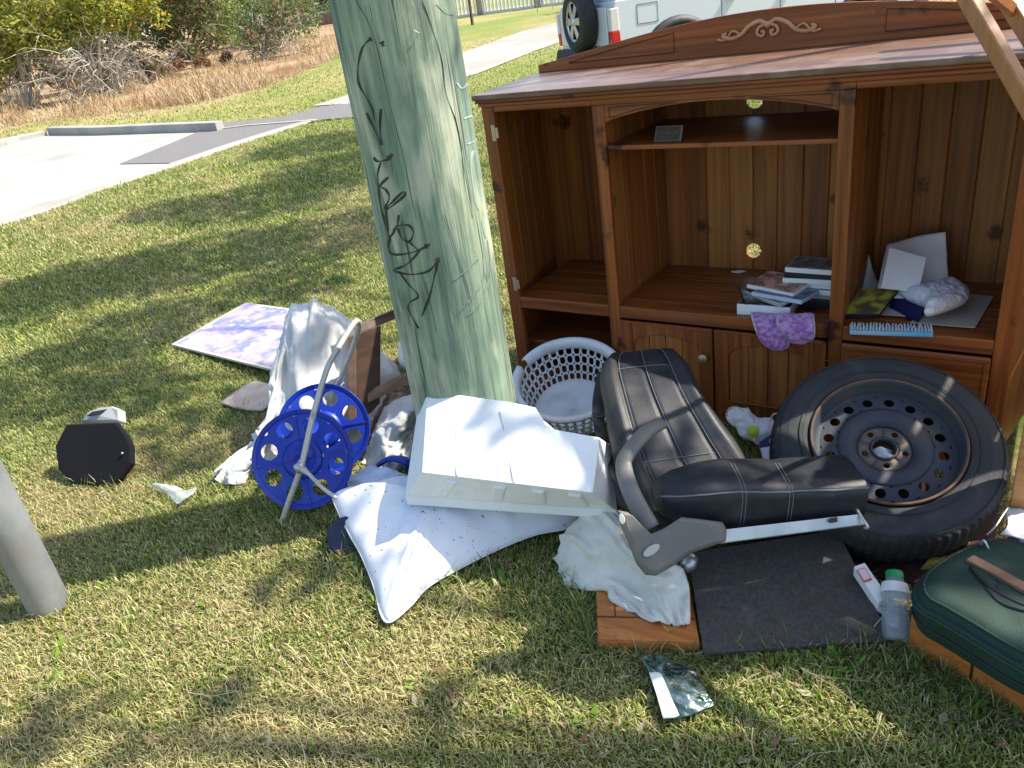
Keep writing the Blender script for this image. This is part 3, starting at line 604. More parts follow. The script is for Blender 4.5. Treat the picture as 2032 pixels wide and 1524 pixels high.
# ------------------------------------------------------------------ utility pole
def pole():
    bx_, by_ = -1.594, 1.838
    t = thing('utility_pole', (bx_, by_, 0), 'thick green treated timber power pole with black graffiti down its left side', 'pole')
    def rad(z): return .181 - .007 * z / 1.5
    m = MB(); rings = []
    for i in range(60):
        z = -.05 + i * 6.5 / 59 if i > 40 else -.05 + i * 2.4 / 40 * 1.0
        z = -.05 + (i / 59) ** 1.6 * 8
        rings.append([Vector((bx_ + (rad(z) + .0035 * fbm((math.cos(a) * 1.5, math.sin(a) * 1.5, z * .5), 2.2, 3)) * math.cos(a), by_ + (rad(z) + .0035 * fbm((math.cos(a) * 1.5, math.sin(a) * 1.5, z * .5), 2.2, 3)) * math.sin(a), z)) for a in [2 * PI * k / 72 for k in range(72)]])
    m.rings(rings)
    mt = bpy.data.materials.new('treated_timber'); mt.use_nodes = True; N = mt.node_tree.nodes; L = mt.node_tree.links; b = N['Principled BSDF']; b.inputs['Roughness'].default_value = .8
    tc = N.new('ShaderNodeTexCoord')
    def noise(sc, s, det, dist=0, rough=.5):
        mp = N.new('ShaderNodeMapping'); mp.inputs['Scale'].default_value = sc; L.new(tc.outputs['Object'], mp.inputs[0]); n = N.new('ShaderNodeTexNoise')
        n.inputs['Scale'].default_value = s; n.inputs['Detail'].default_value = det; n.inputs['Distortion'].default_value = dist; n.inputs['Roughness'].default_value = rough; L.new(mp.outputs[0], n.inputs[0]); return n.outputs[0]
    def ramp(src, stops):
        r = N.new('ShaderNodeValToRGB'); e = r.color_ramp.elements; e[0].position = stops[0][0]; e[0].color = (*stops[0][1], 1); e[1].position = stops[1][0]; e[1].color = (*stops[1][1], 1)
        for p_, c_ in stops[2:]: q_ = e.new(p_); q_.color = (*c_, 1)
        L.new(src, r.inputs[0]); return r.outputs[0]
    def mix(a, b_, f, mode='MIX'):
        x = N.new('ShaderNodeMix'); x.data_type = 'RGBA'; x.blend_type = mode
        if isinstance(f, float): x.inputs[0].default_value = f
        else: L.new(f, x.inputs[0])
        L.new(a, x.inputs[6]); L.new(b_, x.inputs[7]) if not isinstance(b_, tuple) else setattr(x.inputs[7], 'default_value', (*b_, 1)); return x.outputs[2]
    base = ramp(noise((3, 3, 1.6), 1.6, 6), [(.3, (.10, .155, .12)), (.48, (.19, .265, .20)), (.72, (.34, .40, .28))])
    grain = ramp(noise((1, 1, .05), 55, 6, 0, .7), [(.34, (.48, .53, .50)), (.58, (1.12, 1.1, 1.04))])
    c = mix(base, grain, 1.0, 'MULTIPLY')
    blotch = noise((4, 4, 2.2), 1.3, 7, .3); c = mix(c, (.075, .105, .085), ramp(blotch, [(.53, (0, 0, 0)), (.66, (.8, .8, .8))]))
    pale = noise((5, 5, 1.3), 2.2, 8, .6); c = mix(c, (.56, .56, .42), ramp(pale, [(.53, (0, 0, 0)), (.66, (.6, .6, .6))]))
    cracks = noise((1, 1, .022), 30, 2, .1); ck = ramp(cracks, [(.615, (0, 0, 0)), (.635, (1, 1, 1)), (.65, (0, 0, 0))]); c = mix(c, (.03, .035, .03), ck)
    L.new(c, b.inputs['Base Color'])
    bp = N.new('ShaderNodeBump'); bp.inputs['Strength'].default_value = .5; bp.inputs['Distance'].default_value = .010; L.new(noise((1, 1, .05), 55, 6, 0, .7), bp.inputs['Height']); L.new(bp.outputs[0], b.inputs['Normal'])
    m.build('shaft', mt, t, smooth=True)
    def onpole(px, py):
        r = ray(px, py); ox, oy = -bx_, -by_; 
        rd = .18
        for _ in range(4):
            A_ = r.x ** 2 + r.y ** 2; B_ = 2 * (ox * r.x + oy * r.y); C_ = ox * ox + oy * oy - rd * rd; D_ = B_ * B_ - 4 * A_ * C_
            if D_ < 0: tt = -B_ / (2 * A_)
            else: tt = (-B_ - math.sqrt(D_)) / (2 * A_)
            p = O + r * tt; rd = rad(p.z) + .0016
        n = Vector((p.x - bx_, p.y - by_, 0)).normalized(); 
        rr_ = rad(p.z) + .0035 * fbm((n.x * 1.5, n.y * 1.5, p.z * .5), 2.2, 3) + .0010
        return Vector((bx_ + n.x * rr_, by_ + n.y * rr_, p.z)), n
    def stroke(mb, pts, wpx, sc=2.31, ox=640, oy=0):
        pv = curve([Vector((ox + x / sc, oy + y / sc, 0)) for x, y in pts], 7); L_ = []
        for i, q_ in enumerate(pv):
            a = pv[max(i - 1, 0)]; b_ = pv[min(i + 1, len(pv) - 1)]; t_ = (b_ - a).normalized() if (b_ - a).length > 0 else Vector((1, 0, 0)); n_ = Vector((-t_.y, t_.x, 0)) * wpx * .95 * (.8 + .35 * math.sin(i * .5))
            L_.append([onpole(*(q_ + n_)[:2])[0], onpole(*(q_)[:2])[0] + onpole(*q_[:2])[1] * .0006, onpole(*(q_ - n_)[:2])[0]])
        mb.grid(L_)
    g = MB(); W = 3.0
    for pts, wd in [([(222, 178), (205, 190), (180, 225), (162, 300), (165, 380), (198, 445), (228, 500), (238, 550)], 2.3), ([(270, 190), (274, 200), (278, 212)], 5), ([(210, 178), (222, 182), (228, 186)], 4.5),
                ([(200, 518), (235, 590), (272, 665)], 2.6), ([(268, 498), (264, 590), (273, 662)], 2.6), ([(232, 722), (252, 740), (300, 730), (322, 708)], 2.8), ([(300, 728), (312, 716), (320, 706)], 4.5), ([(265, 745), (250, 800), (256, 870), (262, 930), (280, 1000), (298, 1070), (306, 1090)], 2.0),
                ([(302, 812), (262, 852), (288, 870), (305, 905), (285, 955), (310, 950), (376, 895), (366, 882), (322, 925), (290, 965), (298, 1062)], 2.7), ([(350, 984), (345, 1020), (328, 1060), (308, 1088)], 2.3),
                ([(322, 1062), (345, 1036), (395, 1034), (416, 1068), (396, 1108), (362, 1088), (345, 1046)], 2.5), ([(396, 1108), (418, 1130), (448, 1152)], 2), ([(308, 1090), (300, 1130), (320, 1166), (400, 1160), (460, 1138), (492, 1122)], 2.4), ([(470, 1132), (480, 1126), (492, 1122)], 5),
                ([(448, 1146), (400, 1200), (360, 1225), (326, 1238), (350, 1250), (420, 1258), (490, 1240), (530, 1190)], 2.4), ([(525, 1200), (531, 1190), (536, 1184)], 5), ([(530, 1192), (515, 1260), (490, 1360), (455, 1450)], 2.6),
                ([(355, 1255), (400, 1310), (438, 1358), (402, 1385), (392, 1412), (415, 1460), (440, 1505)], 2.0)]:
        stroke(g, pts, wd)
    g.build('graffiti_tag', M_('black_marker', (.012, .014, .014), .6, col2=(.035, .045, .04), scale=(70, 70, 20)), t)
    mCr = M_('open_crack', (.018, .022, .018), .9)
    for pts, wd in [([(150, 0), (205, 95), (245, 200), (300, 440), (340, 600), (372, 720), (400, 870), (432, 1010)], .55), ([(455, 0), (500, 120), (545, 270), (565, 420), (612, 560), (640, 690)], .9), ([(520, 20), (560, 60), (600, 70)], .5),
                    ([(330, 60), (360, 220), (410, 400), (430, 520)], .4), ([(640, 720), (655, 860), (690, 1000)], .45), ([(560, 980), (600, 1120), (650, 1270), (690, 1400)], .5), ([(470, 1290), (500, 1420), (520, 1520)], .5), ([(790, 1180), (815, 1300), (850, 1420)], .5), ([(215, 20), (235, 110), (262, 190)], .35)]:
        g = MB(); stroke(g, pts, wd); g.build('crack', mCr, t)
    g = MB(); a_, n1 = onpole(640 + 415 / 2.31, 140 / 2.31); b_, n2 = onpole(640 + 440 / 2.31, 152 / 2.31); g.tube([a_, a_ + n1 * .006, b_ + n2 * .006, b_], .0012, 6); g.build('staple', mZinc, t)
    g = MB()
    for pts, wd in [([(740, 1170), (742, 1280), (690, 1360), (620, 1440)], 2.0), ([(600, 1285), (650, 1250), (715, 1190)], 2.2), ([(755, 1100), (768, 1200), (760, 1290), (720, 1400), (660, 1450)], 1.6)]: stroke(g, pts, wd)
    g.build('faded_scribble', M_('faded_marker', (.12, .16, .135), .8, col2=(.24, .30, .235), scale=(60, 60, 12)), t)
    for pts, wd in [([(650, 545), (690, 535), (722, 590), (705, 640), (665, 662)], 2.0), ([(690, 690), (680, 760), (700, 900), (715, 960)], 2.5), ([(765, 860), (772, 930), (740, 995), (735, 1040), (750, 1090)], 2.5), ([(615, 380), (640, 405), (662, 385)], 2)]:
        g = MB(); stroke(g, pts, wd); g.build('chalk_scribble', bpy.data.materials.get('pale_chalk') or M_('pale_chalk', (.33, .45, .42), .9, col2=(.26, .34, .28), scale=(80, 80, 15)), t)
pole()

# ------------------------------------------------------------------ cabinet
CX0, CX1, CY0, CY1 = -1.82, -.01, 2.5, 3.04
def cabinet():
    t = thing('tv_cabinet', (-.915, 2.77, 0), 'big reddish brown pine television cabinet with arched crest, its upper doors missing', 'cabinet')
    B = lambda name, mat, *bs, bevel=.003, par=t: [m_ for m_ in [MB()] for _ in [0] if not [m_.bx(*b_) for b_ in bs] == None][0].build(name, mat, par, bevel=bevel)
    # top slab, splayed toward the back, with stacked mouldings below its lip
    m = MB()
    def slab(x0, x1, y0, z0, z1, xb0, xb1, yb): m.hexa([Vector(v) for v in [(x0, y0, z0), (x0, y0, z1), (xb0, yb, z0), (xb0, yb, z1), (x1, y0, z0), (x1, y0, z1), (xb1, yb, z0), (xb1, yb, z1)]])
    slab(-1.845, .015, 2.475, 1.252, 1.272, -1.96, .13, 3.19); m.build('top', mWtop, t, bevel=.006)
    m = MB(); slab(-1.838, .008, 2.482, 1.240, 1.2515, -1.95, .12, 3.18); slab(-1.830, 0, 2.490, 1.226, 1.2395, -1.94, .11, 3.17); m.build('top_moulding', mWx, t, bevel=.004)
    # arched crest
    zt = lambda x: 1.272 + .032 + .112 * math.cos((x + .915) / 1.03 * PI / 2) ** 1.15 if abs(x + .915) < 1.03 else 1.304
    xs = [-1.94 + i * 2.05 / 48 for i in range(49)]
    m = MB(); m.prism([(x, 3.13, 1.272) for x in xs[::48]][::-1][:0] + [(xs[0], 3.13, 1.272)] + [(x, 3.13, zt(x)) for x in xs] + [(xs[-1], 3.13, 1.272)], (0, .022, 0)); crest = m.build('crest', mWx, t, bevel=.003)
    # routed panel lines on the crest (fine raised beads)
    m = MB()
    for x0, x1 in ((-1.78, -1.30), (-.53, -.05)):
        up = [Vector((x0 + (x1 - x0) * i / 12, 3.128, zt(x0 + (x1 - x0) * i / 12) - .024)) for i in range(13)]; lo = [Vector((x0, 3.128, 1.30)), Vector((x1, 3.128, 1.30))]
        up = [Vector((p.x, p.y, max(p.z, 1.302))) for p in up]
        MB().tube(up + [lo[1], lo[0], up[0]], .0022, 5).build('panel_groove', mWd, crest)
    m = MB()
    for s in (-1, 1):
        cx = -.93
        m.tube(curve([Vector((cx + s * a, 3.124, 1.335 + b)) for a, b in [(0, .028), (.03, .044), (.07, .030), (.10, .004), (.14, -.006), (.17, .006), (.155, .014)]], 6), [.008] * 30 + [.006] * 7, 8)
        m.tube(curve([Vector((cx + s * a, 3.122, 1.335 + b)) for a, b in [(.012, .03), (.032, .022), (.038, .002), (.02, -.008), (.012, .006), (.024, .01)]], 5), .006, 7)
        m.tube(curve([Vector((cx + s * a, 3.122, 1.335 + b)) for a, b in [(.10, .004), (.13, .02), (.16, -.008), (.19, -.004)]], 5), .0045, 6)
    m.sphere((-.93, 3.122, 1.365), .012); m.build('carved_scroll', mCarve, crest, smooth=True)
    # frame
    Z0 = .0
    m = MB(); m.hexa([Vector(v) for v in [(-1.82, 2.52, .05), (-1.82, 2.52, 1.226), (-1.92, 3.05, .05), (-1.92, 3.05, 1.226), (-1.80, 2.52, .05), (-1.80, 2.52, 1.226), (-1.90, 3.05, .05), (-1.90, 3.05, 1.226)]]); m.build('side_panel', mWz, t)
    m = MB(); m.hexa([Vector(v) for v in [(-.03, 2.52, .05), (-.03, 2.52, 1.226), (.07, 3.05, .05), (.07, 3.05, 1.226), (-.01, 2.52, .05), (-.01, 2.52, 1.226), (.09, 3.05, .05), (.09, 3.05, 1.226)]]); m.build('side_panel', mWz, t)
    B('stile', mWz, (-1.822, -1.768, 2.498, 2.5195, 0, 1.2255)); B('stile', mWz, (-.060, -.008, 2.498, 2.5195, 0, 1.2255))
    B('stile', mWz, (-1.352, -1.306, 2.500, 2.520, .0, 1.2045)); B('stile', mWz, (-.534, -.490, 2.500, 2.520, .0, 1.2045))
    for xa, xb in ((-1.340, -1.318), (-.522, -.502)): B('divider', mWz, (xa, xb, 2.5205, 3.02, .08, 1.2255))
    B('top_rail', mWx, (-1.7675, -1.3525, 2.5005, 2.520, 1.205, 1.2255), (-.4895, -.0605, 2.5005, 2.520, 1.205, 1.2255), (-1.352, -.49, 2.5005, 2.520, 1.205, 1.2255))
    # arched valance over the television bay
    za = lambda x: 1.146 + .052 * math.cos((x + .92) / .386 * PI / 2) ** .8 if abs(x + .92) < .386 else 1.146
    xs = [-1.3055 + i * .771 / 30 for i in range(31)]
    m = MB(); m.prism([(xs[0], 2.502, 1.2045)] + [(x, 2.502, za(x)) for x in xs] + [(xs[-1], 2.502, 1.2045)], (0, .017, 0)); va = m.build('arched_valance', mWx, t, bevel=.002)
    m = MB()
    for s in (-1, 1):
        tri = [Vector((-.92 + s * .365, 2.5005, 1.196)), Vector((-.92 + s * .12, 2.5005, 1.2)), Vector((-.92 + s * .365, 2.5005, 1.162))]
        tri.insert(2, Vector((-.92 + s * .26, 2.5005, 1.184)))
        MB().tube(tri + [tri[0]], .0018, 5).build('routed_triangle', mWd, va)
    # back boards with two cable holes
    bm_b = MB(); pitch = .0945; x = -1.895
    holes = [(-.949, .534, .030), (-.945, 1.118, .032)]
    def board(x0, x1, z0, z1, y0):
        pr = [(x0, y0 + .004), (x0 + .004, y0), (x1 - .004, y0), (x1, y0 + .004), (x1, y0 + .012), (x0, y0 + .012)]
        bm_b.prism([(a, b_, z0) for a, b_ in pr], (0, 0, z1 - z0))
    bd = []
    while x < .06:
        x1 = min(x + pitch - .0002, .07); bd.append((x, x1)); x += pitch
    for (x0, x1) in bd:
        cut = [h for h in holes if x0 - .001 < h[0] + h[2] and x1 + .001 > h[0] - h[2]]
        if not cut: board(x0, x1, .08, 1.2255, 3.02); continue
        z = .08
        for (hx, hz_, hr) in sorted(cut, key=lambda h: h[1]):
            board(x0, x1, z, hz_ - hr - .01, 3.02); z = hz_ + hr + .01
            # plank with a round bite: columns between the two cuts
            n = 14
            for i in range(n):
                a = x0 + (x1 - x0) * i / n; b_ = x0 + (x1 - x0) * (i + 1) / n; xm = (a + b_) / 2 - hx
                hh = math.sqrt(max(hr * hr - xm * xm, 0))
                for za_, zb_ in ((hz_ - hr - .01, hz_ - hh), (hz_ + hh, hz_ + hr + .01)):
                    if zb_ - za_ > .0005: bm_b.bx(a, b_, 3.0201, 3.032, za_, zb_)
        board(x0, x1, z, 1.2255, 3.02)
    bp_ = bm_b.build('back_panel', mWback, t)
    for m2 in (mWback2, mWback3): bp_.data.materials.append(m2)
    for p_ in bp_.data.polygons: p_.material_index = (int((p_.center.x + 1.895) / pitch) * 7 + 3) % 5 % 3
    # board lining of the dividers and of the left side (vertical grooves)
    for xx in (-1.3175, -.5015):
        m = MB()
        for i in range(5): m.bx(xx - .001, xx + .0045, 2.53 + i * .097, 2.53 + i * .097 + .093, .47, 1.2)
        m.build('divider_lining', mWback, t, bevel=.002)
    m = MB()
    for i in range(5):
        y0 = 2.535 + i * .094; xo = lambda y: -1.80 - (y - 2.52) / .53 * .1
        m.hexa([Vector(v) for v in [(xo(y0) + .002, y0, .47), (xo(y0) + .002, y0, 1.2), (xo(y0 + .09) + .002, y0 + .09, .47), (xo(y0 + .09) + .002, y0 + .09, 1.2), (xo(y0) + .009, y0, .47), (xo(y0) + .009, y0, 1.2), (xo(y0 + .09) + .009, y0 + .09, .47), (xo(y0 + .09) + .009, y0 + .09, 1.2)]])
    m.build('side_lining', mWback, t, bevel=.002)
    # slatted deck, shelf
    m = MB(); 
    for i in range(6): m.bx(-1.80 + .0, -.03, 2.522 + i * .083, 2.522 + i * .083 + .080, .436, .455)
    m.build('deck', mWx, t, bevel=.002)
    B('deck_lip', mWx, (-1.7675, -1.3525, 2.499, 2.5205, .413, .462), (-1.3055, -.5345, 2.499, 2.5205, .413, .462), (-.4895, -.0605, 2.499, 2.5205, .413, .462), bevel=.004)
    B('shelf', mWx, (-1.316, -.524, 2.509, 3.018, 1.050, 1.066))
    B('shelf', mWx, (-1.86, -1.342, 2.55, 3.018, .23, .245))
    B('bottom_board', mWx, (-1.80, -.03, 2.53, 3.018, .06, .08)); B('plinth', mWx, (-1.7675, -.0605, 2.5015, 2.52, .0, .062))
    # doors
    def door(x0, x1, knobx=None, drop=.0):
        z0, z1 = .068, .408; r = t
        y0, y1 = 2.485, 2.4985; cw = .052
        m = MB(); m.bx(x0, x0 + cw, y0, y1, z0, z1); m.bx(x1 - cw, x1, y0, y1, z0, z1); m.bx(x0 + cw, x1 - cw, y0 + .001, y1, z0, z0 + .055)
        xa, xb = x0 + cw, x1 - cw; xs_ = [xa + (xb - xa) * i / 20 for i in range(21)]; xc = (xa + xb) / 2; hw = (xb - xa) / 2
        m.prism([(xa, y0 + .001, z1)] + [(x_, y0 + .001, z1 - .045 - .055 * (1 - math.sqrt(max(0, 1 - min(1, abs(x_ - xc) / hw / 1.0) ** 2))) - .0) for x_ in xs_] + [(xb, y0 + .001, z1)], (0, .0125, 0))
        d = m.build('cupboard_door', mWz, r, bevel=.003)
        m = MB(); n = 4
        for i in range(n): m.bx(xa + (xb - xa) * i / n + .001, xa + (xb - xa) * (i + 1) / n - .001, y0 + .008, y1 - .001, z0 + .05, z1 - .03)
        m.build('door_panel', mWback, d, bevel=.002)
        MB().tube([(xa, y0 - .0, z0 + .057), (xb, y0 - .0, z0 + .057)], .004, 6).build('door_bead', mWx, d); MB().tube([(x0, y0, z1 - .004), (x1, y0, z1 - .004)], .004, 6).build('door_bead', mWx, d)
        if knobx:
            Mk = frame_from((0, -1, 0), loc=Vector((knobx, y0, .298))); m = MB().lathe([(.001, .030), (.010, .030), (.017, .024), (.018, .018), (.010, .010), (.007, 0), (.012, -.001)], 20, Mk); m.build('knob', mBrass, d, smooth=True)
    door(-1.303, -.932, knobx=-.962); door(-.924, -.537)
    m = MB(); m.bx(-.488, -.062, 2.484, 2.4985, .215, .408); d = m.build('drawer_front', mWx, t, bevel=.006)
    m = MB(); m.tube([(-.475, 2.483, .395), (-.075, 2.483, .395)], .004, 6); m.tube([(-.075, 2.483, .395), (-.075, 2.483, .225)], .004, 6); m.build('drawer_bead', mWx, d)
    B('drawer_front', mWx, (-.488, -.062, 2.4845, 2.4985, .068, .208), bevel=.006)
    for z in (1.13, .52): 
        m = MB(); m.bx(-1.786, -1.768, 2.492, 2.4975, z - .03, z + .03); m.bx(-1.768, -1.755, 2.492, 2.4965, z - .02, z + .02); m.build('hinge', mBrass, t, bevel=.002)
    m = MB(); m.bx(-1.358, -1.3525, 2.53, 2.538, 1.14, 1.175); m.build('magnet_catch', mZinc, t, bevel=.001)
cabinet()

# ------------------------------------------------------------------ steel bollard, back left of the frame edge
def bollard():
    b = Vector((-2.523, .678, 0)); t = thing('bollard', b, 'grey galvanised steel pipe bollard cut by the left edge, standing in the grass', 'bollard')
    m = MB(); m.lathe([(.061, -.05), (.062, 0), (.0615, .5), (.0615, 1.02)], 40, Matrix.Translation(b)); m.build('pipe', mGalv, t, smooth=True)
    MB().lathe([(.063, 1.00), (.064, 1.03), (.05, 1.045), (.001, 1.05)], 40, Matrix.Translation(b)).build('cap', mGalv, t, smooth=True)
bollard()

# ------------------------------------------------------------------ white foam block
def foam():
    T = [(848, 771, .455), (905, 783, .45), (1010, 797, .44), (1062, 808, .43), (1088, 850, .40), (1190, 868, .385), (1176, 978, .29), (1010, 958, .31), (838, 937, .325)]
    top = [P(a, b, z=z) for a, b, z in T]
    F = [(832, 790, .37), (900, 800, .37), (1010, 815, .35), (1080, 835, .33), (1110, 860, .31), (1212, 880, .30), (1224, 1012, .175), (1010, 998, .195), (803, 984, .21)]
    fl = [P(a, b, z=z) for a, b, z in F]
    dn = Vector((0, 0, -.035)); low = [p + dn for p in fl]
    foot = [p + (top[i] - p) * .0 for i, p in enumerate(fl)]; mid = []
    for i, p in enumerate(fl): mid.append(p.lerp(top[i], .12) + Vector((0, 0, -.006)))
    m = MB(); m.rings([low, fl, mid, top], cap=True)
    t = m.build('foam_block', mFoam, smooth=False, bevel=.0035)
    tag(t, 'stepped white moulded foam packing block lying on the pillow against the pole', 'packing foam')
    # raised ribs along the front slope and the two seams of the face
    m = MB()
    n = (top[0] - top[8]).cross(top[5] - top[8]); n.normalize(); n = n if n.z > 0 else -n
    for u in (.22, .56):
        a = top[8].lerp(top[6], u); b_ = top[0].lerp(top[4], min(1, u * 1.12)); w_ = (top[6] - top[8]).normalized() * .0016
        m.hexa([a - w_ - n * .01, a - w_ + n * .007, b_ - w_ - n * .01, b_ - w_ + n * .007, a + w_ - n * .01, a + w_ + n * .007, b_ + w_ - n * .01, b_ + w_ + n * .007])
        m.build('moulding_seam', M_('foam_seam' + str(int(u * 100)), (.50, .50, .49), .8), t); m = MB()
    for u in (.17, .45, .66, .86):
        a = mid[8].lerp(mid[6], u); b_ = top[8].lerp(top[6], u + .03); o_ = (b_ - a).cross(top[6] - top[8]).normalized(); o_ = o_ if o_.y < 0 else -o_
        w_ = (top[6] - top[8]).normalized() * .022; c_ = a.lerp(b_, .45); h_ = (b_ - a) * .38
        m.hexa([c_ - h_ - w_ - o_ * .006, c_ - h_ - w_ * .8 + o_ * .004, c_ + h_ - w_ - o_ * .006, c_ + h_ - w_ * .8 + o_ * .010, c_ - h_ + w_ - o_ * .006, c_ - h_ + w_ * .8 + o_ * .004, c_ + h_ + w_ - o_ * .006, c_ + h_ + w_ * .8 + o_ * .010])
        m.build('rib', mFoam, t, bevel=.004); m = MB()
foam()

# ------------------------------------------------------------------ pillow
def pillow():
    pts = [(662, 983, .15), (700, 975, .13), (800, 955, .10), (930, 930, .10), (1080, 960, .10), (1150, 1010, .08), (1135, 1045, .05), (1060, 1062, .045), (985, 1092, .04), (905, 1132, .035), (850, 1165, .03), (812, 1205, .03), (775, 1234, .03), (757, 1222, .035), (742, 1165, .04), (718, 1105, .05), (693, 1060, .07), (672, 1018, .11)]
    o = blob('pillow', [P(a, b, z=z) for a, b, z in pts], P(880, 1030, z=.06), .105, mPil, n=30, amp=.007, sc=5, rad=1.0, bottom=.35, q=.75, p=2.2, kk=7)
    ol = curve([P(a, b, z=z) for a, b, z in pts], 7, True); MB().tube(ol + [ol[0]], .0028, 6).build('edge_seam', mLinen, o, smooth=True)
    tag(o, 'white pillow with pointed corners, speckled with grass bits, under the foam block', 'pillow')
pillow()

# ------------------------------------------------------------------ laundry basket
def basket():
    c = P(1127, 748, z=.235); ax = Vector((.16, -.34, 1)).normalized(); M = frame_from(ax, Vector((0, 1, .1)), c)
    rt, rb, h = .205, .155, .20
    t = thing('laundry_basket', c - ax * h, 'round pale plastic laundry basket with slotted sides and a broken rim, beside the pole', 'basket')
    def fn(u, v):
        r = rb + (rt - rb) * v; a = u * 2 * PI; return M @ Vector((r * math.cos(a), r * math.sin(a), -h + .012 + (h - .045) * v))
    brk = {(18, 3), (18, 2), (19, 1)}
    m = holed(fn, 38, 4, .34, .40, 16); m.build('slotted_wall', mWhiteP, t, smooth=True, solid=.003)
    m = MB(); prof = [(rt - .012, -.034), (rt - .006, -.012), (rt - .003, 0), (rt + .014, .002), (rt + .020, -.006), (rt + .018, -.014)]
    n = 72; g = []
    gap = range(int(n * .49), int(n * .49) + 2)
    rings = [[M @ Vector((r * math.cos(2 * PI * k / n), r * math.sin(2 * PI * k / n), z)) for k in range(n)] for r, z in prof]
    vs = [v for r in rings for v in r]; fs = []
    for i in range(len(prof) - 1):
        for k in range(n):
            if k in gap: continue
            fs.append((i * n + k, i * n + (k + 1) % n, (i + 1) * n + (k + 1) % n, (i + 1) * n + k))
    m.add(vs, fs); m.build('rim', mWhiteP, t, smooth=True, solid=.003)
    m = MB(); m.lathe([(.001, -h + .004), (rb * .6, -h + .005), (rb - .012, -h + .004), (rb, -h + .014), (rb + .001, -h + .02)], 60, M); m.build('base', mWhiteP, t, smooth=True, solid=.003)
basket()

# ------------------------------------------------------------------ spare wheel leaning on the cabinet
def spare():
    C = Vector((-.272, 2.075, .312)); n = Vector((.165, -.452, .877)).normalized(); M = frame_from(n, Vector((0, 0, 1)), C)
    t = thing('spare_car_wheel', (C.x, C.y, 0), 'old tyre on a black steel rim with a rusty edge, leaning back on the cabinet', 'wheel')
    def T(z0=0): return M @ Matrix.Translation((0, 0, z0))
    NS = 144; RO = .313
    prof = [(.205, -.004), (.212, .004), (.222, .006), (.236, .006), (.262, .005), (.284, -.001), (.298, -.010), (.3055, -.018), (.3085, -.026), (.3115, -.040), (.3125, -.060), (.3095, -.0605), (.3095, -.0665), (.3130, -.067), (.3135, -.088), (.3095, -.0885), (.3095, -.0945), (.3135, -.095), (.313, -.117), (.3095, -.1175), (.3095, -.1235), (.3125, -.124), (.311, -.148), (.305, -.165), (.284, -.18), (.25, -.188), (.21, -.18)]
    rings = []
    for i, (r, z) in enumerate(prof):
        ring = []
        for k in range(NS):
            a = 2 * PI * k / NS; q_ = r
            if r > .3045 and k % 2 == 0 and i not in (11, 12, 15, 16, 19, 20): q_ = r - .0045
            ring.append(T() @ Vector((q_ * math.cos(a), q_ * math.sin(a), z)))
        rings.append(ring)
    ty = MB().rings(rings, cap=False).build('tyre', mRubber, t, smooth=False)
    m = MB(); 
    for r in (.232, .292): m.lathe([(r, .0085 if r < .25 else -.004), (r + .0015, .0115 if r < .25 else -.0015), (r + .003, .0095 if r < .25 else -.005)], 96, T())
    m.build('sidewall_bead', mRubber, ty, smooth=True)
    rim = MB().lathe([(.2045, .003), (.2035, .011), (.199, .010), (.196, .003), (.193, -.012), (.190, -.024), (.187, -.030), (.186, -.048), (.186, -.150), (.195, -.165)], 96, T()).build('rim', mRim, t, smooth=True)
    MB().lathe([(.199, .0102), (.2015, .0135), (.2055, .0105), (.2055, .0045)], 96, T()).build('rim_lip', mRust, rim, smooth=True)
    # wheel disc: outer dish with vent holes, hub with bolt holes
    def dish(u, v):
        r = .130 + .050 * v; a = u * 2 * PI; z = -.040 - .016 * (v ** 2); return T() @ Vector((r * math.cos(a), r * math.sin(a), z))
    holed_disc(T(), .128, .174, .0142, 16, lambda r: -.036 - .006 * max(0, (r - .128) / .046), 24).build('disc', mRim, t, solid=.002)
    MB().lathe([(.174, -.042), (.181, -.046), (.187, -.040)], 96, T()).build('disc_flange', mRim, t, smooth=True, solid=.003)
    MB().lathe([(.128, -.036), (.118, -.033), (.104, -.031), (.092, -.033), (.083, -.038), (.078, -.045), (.074, -.050)], 96, T()).build('disc_swell', mRim, t, smooth=True, solid=.003)
    def hub(u, v):
        r = .038 + .036 * v; a = u * 2 * PI + .3; return T() @ Vector((r * math.cos(a), r * math.sin(a), -.052 + .004 * math.sin(PI * v)))
    holed_disc(T(), .038, .074, .0085, 5, lambda r: -.052 + .004 * math.sin(PI * (r - .038) / .036), 20, a0=.3).build('hub_plate', M_('brown_hub_paint', (.075, .06, .05), .65, metal=.1, col2=(.13, .10, .08), scale=(12, 12, 12)), t, smooth=True, solid=.003)
    MB().lathe([(.037, -.052), (.036, -.046), (.033, -.045), (.032, -.052), (.032, -.075)], 64, T()).build('hub_bore', mRim, t, smooth=True, solid=.002)
    MB().lathe([(.3, -.16), (.001, -.16)], 48, T()).build('inner_shadow_plate', mDkPl, t) if False else None
    # crumpled paper and a fallen curved sliver resting in the rim
    c = T() @ Vector((.0, -.012, -.072)); g = [[c + M.to_3x3() @ Vector((a * .028, b * .024, .012 * math.sin(a * 3 + b * 2) + .010 * math.cos(b * 5))) for a in (-1, -.3, .4, 1)] for b in (-1, -.2, .5, 1)]
    tag(MB().grid(patch(g, 4)).build('paper_scrap', mPaper, smooth=True, solid=.001), 'scrap of white paper seen through the hub hole of the wheel', 'paper')
spare()
tag(cloth('dark_red_cloth', [[Vector((-.62 + .16 * i, 1.83 + .13 * j, .035 + .02 * math.sin(i * 2 + j))) for j in range(5)] for i in range(5)], M_('dark_red_fabric', (.045, .008, .008), .95, col2=(.015, .012, .014), scale=(9, 9, 9)), amp=.008, sc=12, k=6), 'dark red and black cloth glimpsed through the lower holes of the wheel', 'cloth')  # cloth also added under the rim to stand in for shade in its holes

